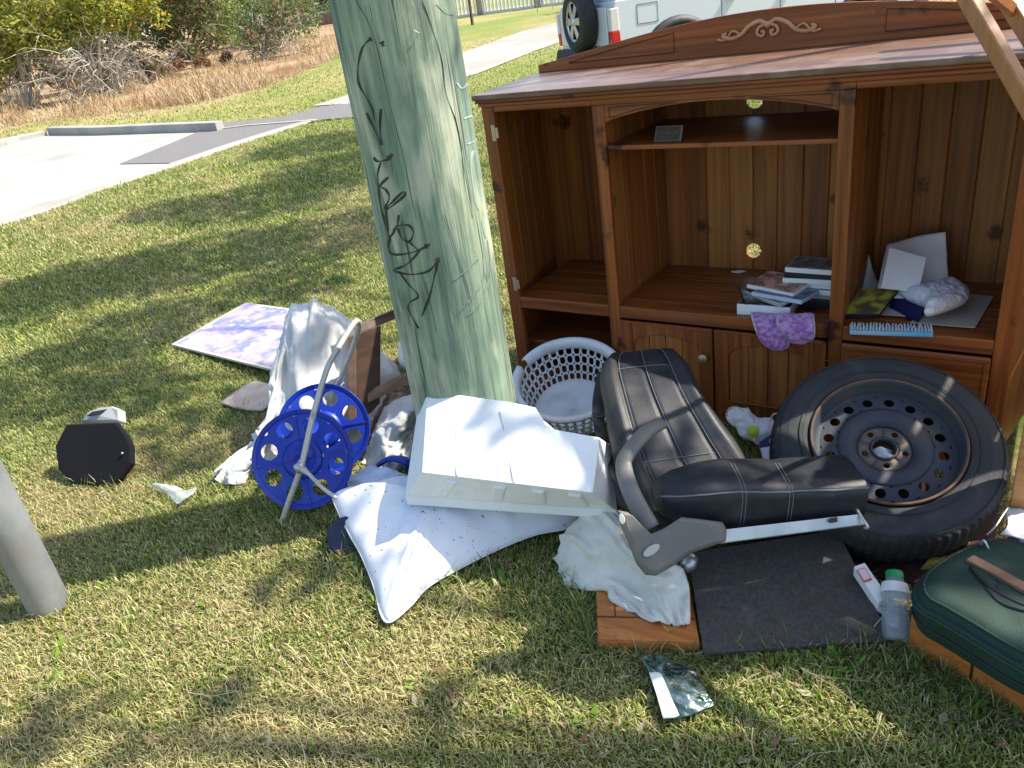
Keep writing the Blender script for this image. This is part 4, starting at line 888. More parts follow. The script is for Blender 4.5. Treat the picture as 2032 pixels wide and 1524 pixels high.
# ------------------------------------------------------------------ leather car seat
def carseat():
    t = thing('car_seat', P(1300, 1100, z=0.05), 'black leather folding car seat tipped on its side with grey plastic hinge cover', 'car seat')
    # backrest: loft of rounded sections from the top edge to the hinge
    st = [(1218, 706, .44, 1334, 698, .435, .03), (1198, 722, .44, 1352, 710, .43, .05), (1190, 752, .43, 1372, 737, .415, .06), (1198, 802, .40, 1396, 784, .385, .06), (1208, 860, .355, 1434, 840, .335, .06), (1222, 930, .29, 1476, 897, .265, .06), (1250, 1000, .22, 1512, 957, .185, .055), (1280, 1048, .16, 1530, 1010, .12, .05)]
    rings = []; faceL = []
    for (a, b, z, a2, b2, z2, th) in st:
        L_ = P(a, b, z=z); R_ = P(a2, b2, z=z2); rings.append((L_, R_, th))
    n = 56; out = []; surf = []
    dense = []
    for i in range(len(rings) - 1):
        for q_ in range(5):
            g = lambda j: rings[min(max(j, 0), len(rings) - 1)]
            f_ = q_ / 5; dense.append((cr(g(i - 1)[0], g(i)[0], g(i + 1)[0], g(i + 2)[0], f_), cr(g(i - 1)[1], g(i)[1], g(i + 1)[1], g(i + 2)[1], f_), rings[i][2] * (1 - f_) + rings[i + 1][2] * f_))
    dense.append(rings[-1]); ND = len(dense)
    def front(i, s):   # point on padded face, s in -1..1
        L_, R_, th = dense[i]; c = (L_ + R_) / 2; u = (R_ - L_) / 2
        a_, b_ = dense[max(i - 1, 0)], dense[min(i + 1, ND - 1)]; ln = ((b_[0] + b_[1]) - (a_[0] + a_[1])).normalized(); nn = ln.cross(u).normalized(); nn = nn if nn.dot(O - c) > 0 else -nn
        pad = th * .8 * (1 - abs(s) ** 6) ** .5
        bol = .022 * math.exp(-((abs(s) - .80) / .15) ** 2) * min(1, i / 6)
        gr = 0
        for sg in (-.60, -.04, .50): gr += .007 * math.exp(-((s - sg) / .022) ** 2)
        v = i / (ND - 1)
        for sv in (.30, .72):
            if -.60 < s < .50: gr += .007 * math.exp(-((v - sv - .02 * s) / .012) ** 2)
        return c + u * s + nn * (pad + bol * .6 - gr - .01 + .004 * fbm(c + u * s, 9, 2)), nn
    for i in range(ND):
        L_, R_, th = dense[i]; c = (L_ + R_) / 2; u = (R_ - L_) / 2; ring = []
        for k in range(41):
            s = math.sin((k / 40 - .5) * PI) ; ring.append(front(i, max(-1, min(1, -1 + 2 * k / 40 if 3 < k < 37 else s)))[0])
        nn = front(i, 0)[1]
        for k in range(1, 12):
            s = 1 - 2 * k / 12; ring.append(c + u * s - nn * (.02 + th * .75 * (1 - abs(s) ** 4) ** .5))
        out.append(ring)
    cap0 = [[v for v in out[0]]]
    m = MB(); m.rings(out, cap=True); bk = m.build('backrest', mLeather, t, smooth=True)
    def seam(pts, nm='stitching', r=.0011, par=bk): MB().tube(pts, r, 5).build(nm, mStitch, par)
    for sg in (-.57, -.01, .53): seam([front(i, sg)[0] + front(i, sg)[1] * .0012 for i in range(1, ND)])
    for sv in (.30, .72):
        i = int(sv * (ND - 1)); seam([front(i, s / 10)[0] + front(i, s / 10)[1] * .002 for s in range(-6, 6)])
    # cushion lying across: rounded bar seen from its side
    ax0 = P(1314, 1000, d=2.05); ax1 = P(1708, 978, d=2.05); dv = (ax1 - ax0).normalized(); up = Vector((0, 0, 1)); dep = dv.cross(up).normalized(); dep = dep if dep.y > 0 else -dep
    upv = dep.cross(dv).normalized(); upv = upv if upv.z > 0 else -upv
    secs = [(-.018, .018, .03), (.0, .048, .05), (.04, .066, .07), (.12, .086, .085), (.20, .094, .09), (.28, .084, .09), (.36, .080, .09), (.44, .078, .09), (.53, .078, .09), (.557, .077, .088), (.5615, .070, .080), (.562, .060, .07)]
    L0 = (ax1 - ax0).length; rr_ = []
    ss = []
    for i in range(len(secs) - 1):
        for q_ in range(4):
            f_ = q_ / 4; ss.append([secs[i][j] * (1 - f_) + secs[i + 1][j] * f_ for j in range(3)])
    ss.append(secs[-1])
    def cp(s_, a, off=0):
        x_, hh, dd = s_; x_ = x_ / .562 * L0; base = ax0 + dv * x_ + dep * (.04) - upv * .004
        gr = 0
        for sx in (.215, .345, .455): gr += .006 * math.exp(-((s_[0] - sx) / .006) ** 2)
        e = .5; cx_ = math.copysign(abs(math.cos(a)) ** e, math.cos(a)); sy_ = math.copysign(abs(math.sin(a)) ** e, math.sin(a))
        return base + dep * (cx_ * (dd + off - gr)) + upv * (sy_ * (hh * .80 + off - gr)) + upv * .003 * fbm(base + dep * cx_, 11, 2)
    m = MB(); m.rings([[cp(s_, 2 * PI * k / 48) for k in range(48)] for s_ in ss]); cu = m.build('cushion', mLeather, t, smooth=True)
    seam([cp(s_, PI * .80, .002) for s_ in ss[3:]], 'piping', .0024, cu)
    for sx in (.21, .220, .34, .35): 
        s_ = min(ss, key=lambda q_: abs(q_[0] - sx)); s_ = [sx, s_[1], s_[2]]; seam([cp(s_, PI * (.45 + .9 * k / 14), .0015) for k in range(15)], par=cu)
    # hinge cover, pressed grey plastic
    hc = [(1224, 1012), (1246, 1016), (1268, 1040), (1290, 1060), (1318, 1048), (1352, 1026), (1392, 1030), (1434, 1036), (1443, 1052), (1441, 1074), (1412, 1084), (1372, 1098), (1338, 1122), (1302, 1143), (1280, 1141), (1262, 1118), (1244, 1072), (1230, 1042)]
    pl = [P(a, b, d=1.955) for a, b in hc]; cc = sum(pl, Vector()) / len(pl); vv = ray(1330, 1080).normalized()
    m = MB(); r0 = [p + vv * .05 for p in pl]; r1 = [p + vv * .008 for p in pl]; r2 = [p.lerp(cc, .05) - vv * .004 for p in pl]; r3 = [p.lerp(cc, .16) - vv * .009 for p in pl]
    m.rings([r0, r1, r2, r3]); hg = m.build('hinge_cover', mGreyPl, t, smooth=False, bevel=.004)
    def oval(px, py, rx, ry, rot, nm='round_plug', th=.006):
        m = MB(); pts = []
        for k in range(24):
            a = 2 * PI * k / 24; x_ = rx * math.cos(a); y_ = ry * math.sin(a); pts.append((px + x_ * math.cos(rot) - y_ * math.sin(rot), py + x_ * math.sin(rot) + y_ * math.cos(rot)))
        q_ = [P(a, b, d=1.938) for a, b in pts]; m.prism(q_, vv * .02); m.build(nm, mCap, hg, bevel=.002)
    oval(1293, 1092, 19, 9, -.6); oval(1234, 1030, 6, 11, -.2)
    # curved recliner arm
    a = [P(x_, y_, d=dd) for x_, y_, dd in [(1312, 840, 2.22), (1282, 858, 2.18), (1246, 900, 2.14), (1238, 930, 2.12), (1256, 985, 2.04), (1292, 1050, 1.99)]]
    MB().tube(curve(a, 6), .025, 12, flat=.6, up=Vector((0, 0, 1))).build('recliner_arm', mGreyPl, t, smooth=True)
    # rail with hooked end
    q_ = [P(x_, y_, d=1.98) for x_, y_ in [(1395, 1058), (1440, 1050), (1705, 1020), (1716, 1042), (1430, 1079), (1400, 1082)]]
    MB().prism(q_, vv * .03).build('slide_rail', mZinc, t, bevel=.003)
    MB().tube(curve([P(1700, 1010, d=1.99), P(1712, 1030, d=1.97), P(1722, 1046, d=1.96), P(1716, 1048, d=1.97)], 4), .004, 8).build('hook', mZinc, t, smooth=True)
    m = MB(); m.prism([P(x_, y_, d=1.968) for x_, y_ in [(1648, 1028), (1662, 1026), (1662, 1036), (1648, 1038)]], vv * .01); m.build('rail_slot', mDkPl, t)
    # belt along the left flank
    bl = [P(x_, y_, d=dd) for x_, y_, dd in [(1198, 742, 2.62), (1188, 800, 2.56), (1190, 850, 2.48), (1206, 900, 2.38), (1226, 950, 2.28), (1242, 1010, 2.18)]]
    g = []
    for i, p in enumerate(curve(bl, 5)): g.append([p + Vector((-.022, 0, .01)), p, p + Vector((.022, 0, -.002))])
    MB().grid(g).build('belt', M_('belt_webbing', (.03, .03, .032), .8, bump=.4, bscale=500, dirt=(.2, .18, .15), dscale=6), t, smooth=True, solid=.002)
    m = MB(); m.tube(curve([P(1176, 822, d=2.52), P(1196, 826, d=2.50), P(1220, 812, d=2.50)], 4), .006, 8); m.build('belt_guide', mDkPl, t, smooth=True)
    m = MB(); m.tube([P(1356, 1128, d=2.12), P(1368, 1118, d=2.12), P(1376, 1104, d=2.13)], [.018, .022, .016], 10); m.build('latch', mZinc, t, smooth=True)
carseat()

# ------------------------------------------------------------------ carpet offcut, cabinet door beneath, cream cloth
_c = [P(1364, 1100, z=.09), P(1662, 1054, z=.115), P(1768, 1274, z=.02), P(1396, 1300, z=.03)]
g = [[_c[0].lerp(_c[1], u / 24).lerp(_c[3].lerp(_c[2], u / 24), v / 24) for u in range(25)] for v in range(25)]
tag(MB().grid(wrinkle(g, .0016, 50, seed=3)).build('carpet_offcut', mMat, smooth=False, solid=.016, bevel=.002), 'charcoal carpeted board lying in front of the car seat', 'carpet')
def flatdoor():
    a, b, c, d_ = P(1182, 1150, z=.045), P(1186, 1270, z=.045), P(1388, 1276, z=.045), P(1370, 1150, z=.045)
    t = thing('cabinet_door', (a + b + c + d_) / 4 - Vector((0, 0, .045)), 'loose orange pine cabinet door lying flat on the grass under the cream cloth', 'door')
    dn = Vector((0, 0, -.028)); m = MB(); m.prism([a, b, c, d_], dn); sl = m.build('door_board', mOr, t, bevel=.004)
    u = (c - b).normalized(); v = (a - b).normalized(); m = MB()
    for k_, (s0, s1) in enumerate([((b + v * .085), (c + v * .085)), ((a + u * .05), (b + u * .05 + v * .085))]):
        m = MB(); m.tube([s0 + Vector((0, 0, .0005)), s1 + Vector((0, 0, .0005))], .0022, 6); m.build('groove', mWd, sl)
    m = MB(); m.prism([b + u * .004 + Vector((0, 0, .0)), c, c + v * .04, b + v * .04 + u * .004], (0, 0, .004)); m.build('edge_strip', mOr, t, bevel=.002)
flatdoor()
cl = [[(1108, 1110, .05), (1104, 1085, .09), (1120, 1048, .12), (1150, 1022, .14), (1185, 1012, .15), (1222, 1012, .16)],
      [(1105, 1128, .03), (1130, 1100, .09), (1150, 1070, .13), (1180, 1048, .15), (1215, 1045, .16), (1250, 1060, .16)],
      [(1120, 1148, .02), (1160, 1140, .06), (1190, 1112, .10), (1220, 1090, .13), (1250, 1095, .14), (1282, 1120, .13)],
      [(1165, 1158, .02), (1205, 1166, .055), (1240, 1150, .08), (1270, 1138, .11), (1305, 1140, .12), (1345, 1128, .12)],
      [(1205, 1172, .05), (1245, 1192, .06), (1275, 1185, .075), (1300, 1172, .09), (1330, 1165, .10), (1362, 1150, .10)],
      [(1240, 1196, .052), (1268, 1215, .055), (1292, 1214, .06), (1318, 1205, .07), (1345, 1195, .075), (1366, 1185, .075)],
      [(1268, 1218, .050), (1290, 1232, .050), (1312, 1236, .052), (1335, 1238, .055), (1355, 1240, .055), (1368, 1236, .055)]]
tag(cloth('cloth', [[P(*q_[:2], z=q_[2]) for q_ in r] for r in cl], mCream, amp=.003, sc=6, k=14, seed=2, aniso=[(1.5, 3.2, .020), (2.6, 1.3, .008)]), 'crumpled cream cloth lying under the seat hinge over the orange door', 'cloth')

# ------------------------------------------------------------------ hose reel
def reel():
    t = thing('hose_reel', P(570, 1060, z=0), 'garden hose reel with two blue perforated discs on a bent tube stand', 'hose reel')
    dref = 2.80
    def disc(px, py, z, rad, nrm, nm='side_disc'):
        c = P(px, py, d=z); M = frame_from(nrm, Vector((0, 0, 1)), c)
        m = holed_disc(M, .40 * rad, .90 * rad, .165 * rad, 8, lambda r: 0.0, 32, rc=.68 * rad)
        d = m.build(nm, mBlue, t, solid=.004)
        MB().lathe([(.001, .004), (.30 * rad, .004), (.405 * rad, .001)], 48, M).build('hub', mBlue, d, smooth=True, solid=.004)
        MB().lathe([(.895 * rad, .0), (.965 * rad, .001), (.99 * rad, .004), (rad, .006), (rad, -.003)], 72, M).build('rim_band', mBlue, d, smooth=True, solid=.003)
        for k in range(8):
            a = 2 * PI * k / 8
            if k % 2 == 0:
                m = MB(); e1 = Vector((math.cos(a), math.sin(a), 0)); e2 = Vector((-e1.y, e1.x, 0)); w_ = e2 * .002
                A_, B_ = e1 * rad * .12, e1 * rad * .96; m.hexa([M @ v for v in [A_ - w_ + Vector((0, 0, .003)), A_ - w_ + Vector((0, 0, .008)), A_ + w_ + Vector((0, 0, .003)), A_ + w_ + Vector((0, 0, .008)), B_ - w_ + Vector((0, 0, .003)), B_ - w_ + Vector((0, 0, .007)), B_ + w_ + Vector((0, 0, .003)), B_ + w_ + Vector((0, 0, .007))]]); m.build('rib', mBlue, d)
        return c, M
    nr = Vector((.62, -.72, .50)).normalized()
    c1, M1 = disc(601, 911, 2.78, .180, nr); c2, M2 = disc(642, 852, 3.02, .180, nr)
    MB().tube([c1, c2], .045, 24).build('drum', mBlue, t, smooth=True)
    MB().tube([c1 - (c2 - c1) * .15, c1 + (c2 - c1) * 1.12], .010, 10).build('axle', mZinc, t, smooth=True)
    a = [P(x_, y_, d=dd) for x_, y_, dd in [(549, 1068, 2.80), (575, 990, 2.74), (598, 925, 2.70), (620, 830, 2.70), (648, 735, 2.72), (672, 690, 2.76), (704, 640, 2.84), (712, 648, 2.9), (700, 690, 2.98), (680, 740, 3.04), (664, 780, 3.08)]]
    MB().tube(curve(a, 6), .0105, 10).build('tube_stand', mTube, t, smooth=True)
    a = [P(x_, y_, d=dd) for x_, y_, dd in [(690, 800, 3.12), (640, 905, 3.0), (597, 995, 2.93), (562, 1064, 2.86)]]
    MB().tube(curve(a, 5), .0085, 10).build('rear_leg', mTube, t, smooth=True)
    MB().tube([P(552, 1068, d=2.79), P(600, 1040, d=2.86)], .004, 8).build('foot_bar', mTube, t, smooth=True)
    MB().tube(curve([P(592, 925, d=2.70), P(612, 940, d=2.66), P(640, 968, d=2.62), P(668, 988, d=2.6)], 4), [.011] * 4 + [.007] * 9, 10).build('crank_handle', mTube, t, smooth=True)
    MB().tube([P(604, 922, d=2.70), P(588, 932, d=2.70)], .019, 14).build('crank_boss', mZinc, t, smooth=True)
reel()
def loosewheel():
    c = P(690, 1064, z=.05); M = frame_from((.5, -.6, .4), Vector((0, 0, 1)), c)
    tag(MB().lathe([(.001, .006), (.02, .008), (.05, .004), (.062, .012), (.066, .010), (.066, -.018), (.05, -.02), (.001, -.02)], 36, M).build('small_wheel', M_('navy_plastic', (.006, .012, .05), .4), smooth=True), 'small dark blue plastic wheel half hidden behind the pillow corner', 'wheel')
loosewheel()

# ------------------------------------------------------------------ draped sheet, wooden frame, fabric heaps behind the reel
sh = [[(432, 958, .01), (440, 935, .03), (470, 905, .05), (498, 900, .06), (505, 880, .03), (500, 860, .02)],
      [(470, 962, .01), (480, 935, .05), (505, 905, .10), (520, 870, .14), (535, 835, .16), (545, 800, .14)],
      [(505, 930, .02), (512, 880, .10), (528, 820, .20), (545, 760, .29), (556, 710, .34), (566, 668, .34)],
      [(530, 925, .02), (548, 850, .14), (562, 780, .26), (574, 700, .37), (578, 640, .45), (582, 608, .44)],
      [(575, 920, .02), (592, 850, .15), (602, 780, .27), (606, 700, .38), (610, 640, .47), (612, 599, .47)],
      [(625, 915, .02), (640, 850, .13), (650, 780, .24), (652, 700, .36), (650, 640, .45), (640, 600, .46)],
      [(680, 900, .02), (690, 850, .10), (700, 780, .20), (698, 720, .30), (690, 660, .39), (672, 618, .41)],
      [(740, 860, .02), (745, 830, .06), (745, 790, .12), (738, 740, .22), (722, 690, .30), (700, 640, .37)],
      [(800, 800, .01), (800, 785, .03), (796, 765, .05), (780, 735, .12), (760, 700, .20), (735, 665, .28)]]
tag(cloth('draped_sheet', [[P(*q_[:2], z=q_[2]) for q_ in r] for r in sh], mSheet, amp=.005, sc=5, k=13, seed=5, aniso=[(7, 1.6, .026), (13, 3.2, .010)]), 'grey white bed sheet draped over a hidden hump behind the blue hose reel', 'sheet')
def woodframe():
    t = thing('wooden_frame', P(715, 838, z=0), 'brown wooden window like frame standing between the draped sheet and the pole', 'frame')
    D0 = 3.15
    def bar(nm, q_, ext, mat): MB().prism([P(a, b, d=dd) for a, b, dd in q_], ext).build(nm, mat, t, bevel=.003)
    mDk = M_('dark_frame_wood', (.06, .035, .025), .5, col2=(.10, .055, .035), scale=(8, 8, 30)); mLt = M_('pale_frame_wood', (.20, .12, .08), .6, col2=(.28, .17, .11), scale=(10, 10, 30))
    e = Vector((.02, .06, 0))
    bar('top_bar', [(698, 648, 3.05), (706, 664, 3.05), (795, 628, 3.2), (900, 588, 3.38), (900, 566, 3.38), (795, 608, 3.2)], e, mDk)
    bar('outer_post', [(690, 668, 3.05), (706, 664, 3.05), (706, 832, 3.12), (690, 838, 3.12)], e * .6, mLt)
    bar('post', [(707, 664, 3.05), (729, 655, 3.08), (728, 812, 3.14), (709, 832, 3.12)], e, mDk)
    bar('bottom_bar', [(729, 776, 3.13), (729, 800, 3.12), (820, 756, 3.22), (900, 715, 3.35), (900, 690, 3.35), (820, 732, 3.22)], e, mLt)
    bar('rear_post', [(868, 580, 3.34), (890, 571, 3.37), (892, 720, 3.4), (870, 730, 3.36)], e, mDk)
woodframe()
fb = [[(715, 830, .02), (735, 800, .06), (780, 775, .10), (825, 750, .10)], [(722, 850, .02), (750, 828, .07), (790, 800, .09), (832, 778, .08)], [(735, 880, .01), (765, 855, .05), (800, 830, .06), (835, 812, .04)]]
tag(cloth('patterned_rug', [[P(*q_[:2], z=q_[2]) for q_ in r] for r in fb], M_('floral_brown_fabric', (.30, .19, .12), .9, col2=(.10, .055, .035), scale=(26, 26, 26), detail=3, lo=.42, hi=.55, bump=.3, bscale=200), amp=.012, sc=12, k=6, seed=8), 'brown patterned fabric bunched at the foot of the wooden frame', 'rug')
fb = [[(722, 922, .01), (728, 880, .06), (745, 835, .13), (790, 795, .17), (832, 775, .16), (850, 778, .10)], [(745, 935, .01), (757, 890, .09), (772, 850, .15), (805, 820, .19), (838, 800, .18), (850, 800, .12)], [(768, 938, .01), (782, 905, .06), (800, 880, .08), (818, 850, .10), (838, 830, .10), (850, 825, .07)], [(800, 935, .01), (808, 920, .04), (818, 900, .05), (830, 880, .05), (842, 860, .05), (850, 850, .03)]]
tag(cloth('fabric_bundle', [[P(*q_[:2], z=q_[2]) for q_ in r] for r in fb], mSheet, amp=.004, sc=10, k=10, seed=11, aniso=[(5, 2, .022), (4, 7, .008)]), 'rolled grey white fabric wedged between hose reel and foam block', 'fabric')
fb = [[(690, 985, .01), (695, 955, .06), (715, 935, .09), (745, 925, .10)], [(715, 992, .02), (730, 965, .09), (755, 945, .12), (790, 935, .12)], [(745, 985, .03), (765, 970, .09), (790, 958, .10), (815, 950, .09)], [(780, 975, .03), (795, 970, .06), (812, 965, .06), (830, 960, .05)]]
tag(cloth('blue_cloth', [[P(*q_[:2], z=q_[2]) for q_ in r] for r in fb], mLilac, amp=.004, sc=12, k=10, seed=13, aniso=[(4, 3, .016), (7, 5, .006)]), 'pale blue cloth tucked behind the pillow beside the reel', 'cloth')
tag(MB().tube(curve([P(752, 922, z=.06), P(775, 910, z=.1), (P(805, 915, z=.1)), P(815, 928, z=.07)], 5), .020, 10, flat=.5).build('blue_strap', mBlue, smooth=True), 'short blue strap loop between the fabric roll and the pale blue cloth', 'strap')
tag(blob('plastic_bundle', [P(a, b, z=.12) for a, b in [(790, 690), (798, 675), (830, 668), (860, 690), (860, 730), (815, 728), (793, 722)]], P(825, 700, z=.12), .08, mWhiteP, n=10, amp=.02, sc=20, bottom=1), 'small white crumpled bag peeking out left of the pole', 'bag')
tag(cloth('white_sleeve', [[P(*q_, z=zz) for q_, zz in zip(r, (.03, .07, .05, .02))] for r in [[(422, 950), (428, 935), (445, 930), (470, 960)], [(450, 925), (462, 905), (480, 905), (502, 930)], [(490, 900), (500, 880), (520, 880), (540, 905)]]], mLinen, amp=.012, sc=14, k=6), 'white cloth end lying left of the blue reel', 'cloth')

# ------------------------------------------------------------------ picture board, cardboard, speaker, plastic scrap
def board():
    q_ = [P(340, 683, z=.045), P(488, 600, z=.06), P(600, 616, z=.075), P(640, 680, z=.08), P(560, 738, z=.075)]
    t = thing('picture_board', q_[0].lerp(q_[3], .5) - Vector((0, 0, .05)), 'printed board in blotchy blue and mauve lying on the lawn left of the sheet', 'picture')
    MB().prism(q_, (0, 0, -.012)).build('backing', M_('board_edge', (.52, .49, .40), .7), t)
    c = sum(q_, Vector()) / 5; ins = [p.lerp(c, .06) + Vector((0, 0, .0015)) for p in q_]
    mt = M_('mauve_print', (.17, .21, .52), .35, col2=(.62, .40, .52), scale=(9, 9, 9), detail=8, lo=.40, hi=.66, dist=.8, dirt=(.66, .64, .62), dscale=16, dlo=.56, dhi=.7, coat=.2)
    MB().prism(ins, (0, 0, -.004)).build('print', mt, t)
board()
tag(cloth('cardboard_sheet', [[P(*q_, z=.03) for q_ in r] for r in [[(438, 800), (470, 775), (505, 755)], [(480, 812), (505, 790), (540, 765)], [(520, 815), (545, 795), (570, 775)]]], M_('sunbleached_card', (.50, .38, .28), .9, col2=(.58, .46, .36), scale=(15, 15, 15)), amp=.004, sc=14, k=5), 'pinkish flattened cardboard in the grass left of the sheet', 'cardboard')
def speaker():
    t = thing('speaker', P(185, 960, z=0), 'small black fronted speaker with silver grey top, face down slope in the lawn', 'speaker')
    oc = [(132, 842, .20), (232, 838, .20), (250, 862, .17), (262, 885, .14), (262, 920, .09), (240, 950, .03), (222, 966, .01), (146, 962, .01), (116, 930, .05), (110, 885, .12), (122, 862, .16)]
    p0, p1, p2 = P(132, 840, z=.215), P(236, 838, z=.215), P(184, 968, z=.01); pn = (p1 - p0).cross(p2 - p0).normalized()
    fr = []
    for a, b, z in oc: r_ = ray(a, b); fr.append(O + r_ * ((p0 - O).dot(pn) / r_.dot(pn)))
    c = sum(fr, Vector()) / len(fr); nn = (fr[1] - fr[0]).cross(fr[6] - fr[0]).normalized(); nn = nn if nn.y < 0 else -nn
    m = MB(); m.rings([[p - nn * .02 for p in fr], [p.lerp(c, -.0) for p in fr], [p.lerp(c, .05) + nn * .006 for p in fr]]); m.build('grille', mBlack, t, bevel=.003)
    bk = [p.lerp(c, .16) - nn * .021 for p in fr]; bk2 = [p.lerp(c, .55) - nn * .15 for p in fr]
    m = MB(); m.rings([bk, [p.lerp(c, .22) - nn * .06 for p in fr], [p.lerp(c, .40) - nn * .11 for p in fr], bk2]); m.build('shell', mGreyP, t, bevel=.008)
    h = [P(a, b, z=z) for a, b, z in [(160, 836, .20), (172, 818, .235), (195, 809, .245), (222, 806, .245), (234, 812, .24), (236, 836, .20)]]
    m = MB(); m.prism(h, -nn * .05); m.build('handle', mGreyP, t, bevel=.006)
    h = [P(a, b, z=z) for a, b, z in [(172, 826, .225), (184, 817, .237), (212, 812, .239), (198, 820, .233)]]
    m = MB(); m.prism([p + nn * .002 for p in h], -nn * .01); m.build('handle_slot', mDkPl, t)
    for (a, b, z) in [(137, 848, .195), (117, 896, .11), (146, 955, .02), (245, 900, .12)]:
        p = P(a, b, z=z) + nn * .007; m = MB(); m.sphere(p, .005); m.build('screw', mZinc, t, smooth=True)
speaker()
tag(cloth('plastic_scrap', [[P(*q_, z=zz) for q_, zz in zip(r, (.03, .045, .03))] for r in [[(296, 962), (305, 960), (318, 964)], [(330, 980), (340, 970), (345, 966)], [(352, 1000), (365, 985), (372, 968)], [(372, 990), (382, 980), (392, 968)]]], mFilm, amp=.012, sc=20, k=5, thick=.0008), 'torn clear plastic scrap on the grass right of the speaker', 'plastic scrap')

# ------------------------------------------------------------------ crumpled foil packet in the foreground
def foil():
    mt = M_('crumpled_foil', (.30, .38, .34), .10, metal=.9, col2=(.10, .17, .13), scale=(16, 16, 16), lo=.42, hi=.58, dist=1.5, bump=.9, bscale=22)
    mw_ = M_('foil_label', (.78, .80, .72), .35, bump=.3, bscale=40)
    g = [[P(a, b, z=z) for a, b, z in r] for r in [[(1268, 1296, .035), (1320, 1302, .04), (1372, 1322, .04)], [(1290, 1340, .04), (1335, 1345, .05), (1392, 1350, .04)], [(1308, 1385, .035), (1355, 1385, .045), (1410, 1385, .035)], [(1322, 1428, .025), (1368, 1420, .03), (1420, 1398, .025)]]]
    t = tag(MB().grid(wrinkle(patch(g, 9), .007, 22, seed=1)).build('foil_packet', mt, smooth=True, solid=.001), 'shiny crumpled green and silver packet lying on the grass below the orange door', 'packet')
    g = [[P(a, b, z=z) for a, b, z in r] for r in [[(1288, 1335, .050), (1300, 1334, .052), (1312, 1336, .055)], [(1303, 1380, .045), (1317, 1380, .05), (1330, 1380, .052)], [(1316, 1426, .035), (1335, 1424, .04), (1348, 1420, .04)]]]
    MB().grid(wrinkle(patch(g, 6), .003, 25)).build('white_strip', mw_, t, smooth=True, solid=.001)
foil()

# ------------------------------------------------------------------ suitcase on a wooden drawer
def suitcase():
    t = thing('suitcase', P(1900, 1230, z=.12), 'dark green soft suitcase with a tan strap, lying on a wooden drawer', 'suitcase')
    ol = [(1812, 1178), (1822, 1150), (1850, 1124), (1895, 1098), (1945, 1076), (1985, 1068), (2040, 1078), (2120, 1110), (2180, 1190), (2170, 1300), (2120, 1345), (2060, 1330), (1990, 1295), (1920, 1255), (1860, 1222), (1826, 1204)]
    def ring(z, ins): 
        q_ = [P(a, b, z=.225) for a, b in ol]; c = sum(q_, Vector()) / len(q_); return [Vector((p.x, p.y, 0)).lerp(Vector((c.x, c.y, 0)), ins) + Vector((0, 0, z + .008 * fbm(p, 3, 2))) for p in curve(q_, 5, True)]
    m = MB(); m.rings([ring(.135, .10), ring(.145, .06), ring(.165, .035), ring(.19, .02), ring(.215, .0), ring(.225, .018), ring(.222, .06), ring(.232, .10), ring(.247, .16), ring(.252, .35), ring(.254, .7), ring(.255, .97)]); b = m.build('shell', mGreen, t, smooth=True)
    MB().tube(ring(.210, -.006) + [ring(.210, -.006)[0]], .0035, 6).build('piping', M_('green_piping', (.012, .035, .025), .4), b, smooth=True)
    MB().tube(ring(.170, .022) + [ring(.170, .022)[0]], .0030, 6).build('zip', mDkPl, b, smooth=True)
    MB().tube(ring(.243, .125) + [ring(.243, .125)[0]], .0035, 6).build('lid_piping', M_('green_piping_b', (.010, .03, .021), .45), b, smooth=True)
    a_, b_ = P(1925, 1105, z=.262), P(2120, 1210, z=.262); w_ = (b_ - a_).cross(Vector((0, 0, 1))).normalized() * .013
    MB().prism([a_ - w_, a_ + w_, b_ + w_, b_ - w_], (0, 0, -.012)).build('strap', mTan, t, bevel=.001)
    MB().tube(curve([P(1925, 1125, z=.258), P(1965, 1165, z=.262), P(2030, 1200, z=.262), P(2090, 1215, z=.258)], 6), .0035, 6).build('pocket_piping', mDkPl, b, smooth=True)
    MB().tube(curve([P(1946, 1082, z=.25), P(1952, 1072, z=.27), P(1962, 1090, z=.25)], 4), .003, 6).build('zip_pull', mZinc, b, smooth=True)
suitcase()
def drawer():
    t = thing('wooden_drawer', P(1900, 1290, z=0), 'orange brown wooden drawer box under the green suitcase', 'drawer')
    a, b = P(1800, 1292, z=0), P(2006, 1412, z=0); a.z = b.z = 0; u = (b - a); n_ = Vector((-u.y, u.x, 0)).normalized(); n_ = n_ if n_.y > 0 else -n_
    u2 = u * 1.8; H_ = Vector((0, 0, .132))
    def pl(nm, p, q_, th, z0=Vector((0, 0, 0)), h=H_): w_ = (q_ - p).cross(Vector((0, 0, 1))).normalized() * th; MB().prism([p + z0, q_ + z0, q_ - w_ + z0, p - w_ + z0], h).build(nm, mOr, t, bevel=.002)
    pl('front_board', a, a + u2, .014); pl('side_board', a + n_ * .34, a + n_ * .015, .012, h=H_ * .96); pl('back_board', a + u2 + n_ * .345, a + n_ * .345, .012, h=H_ * .95); pl('side_board', a + u2 + n_ * .015, a + u2 + n_ * .33, .012, h=H_ * .96)
    for f_ in (.62, 1.25): 
        p = a + u * f_ - n_ * .002; w_ = u.normalized() * .003; MB().prism([p - w_, p + w_, p + w_ + n_ * .004, p - w_ + n_ * .004], H_ * .98).build('joint', mWd, t)
drawer()
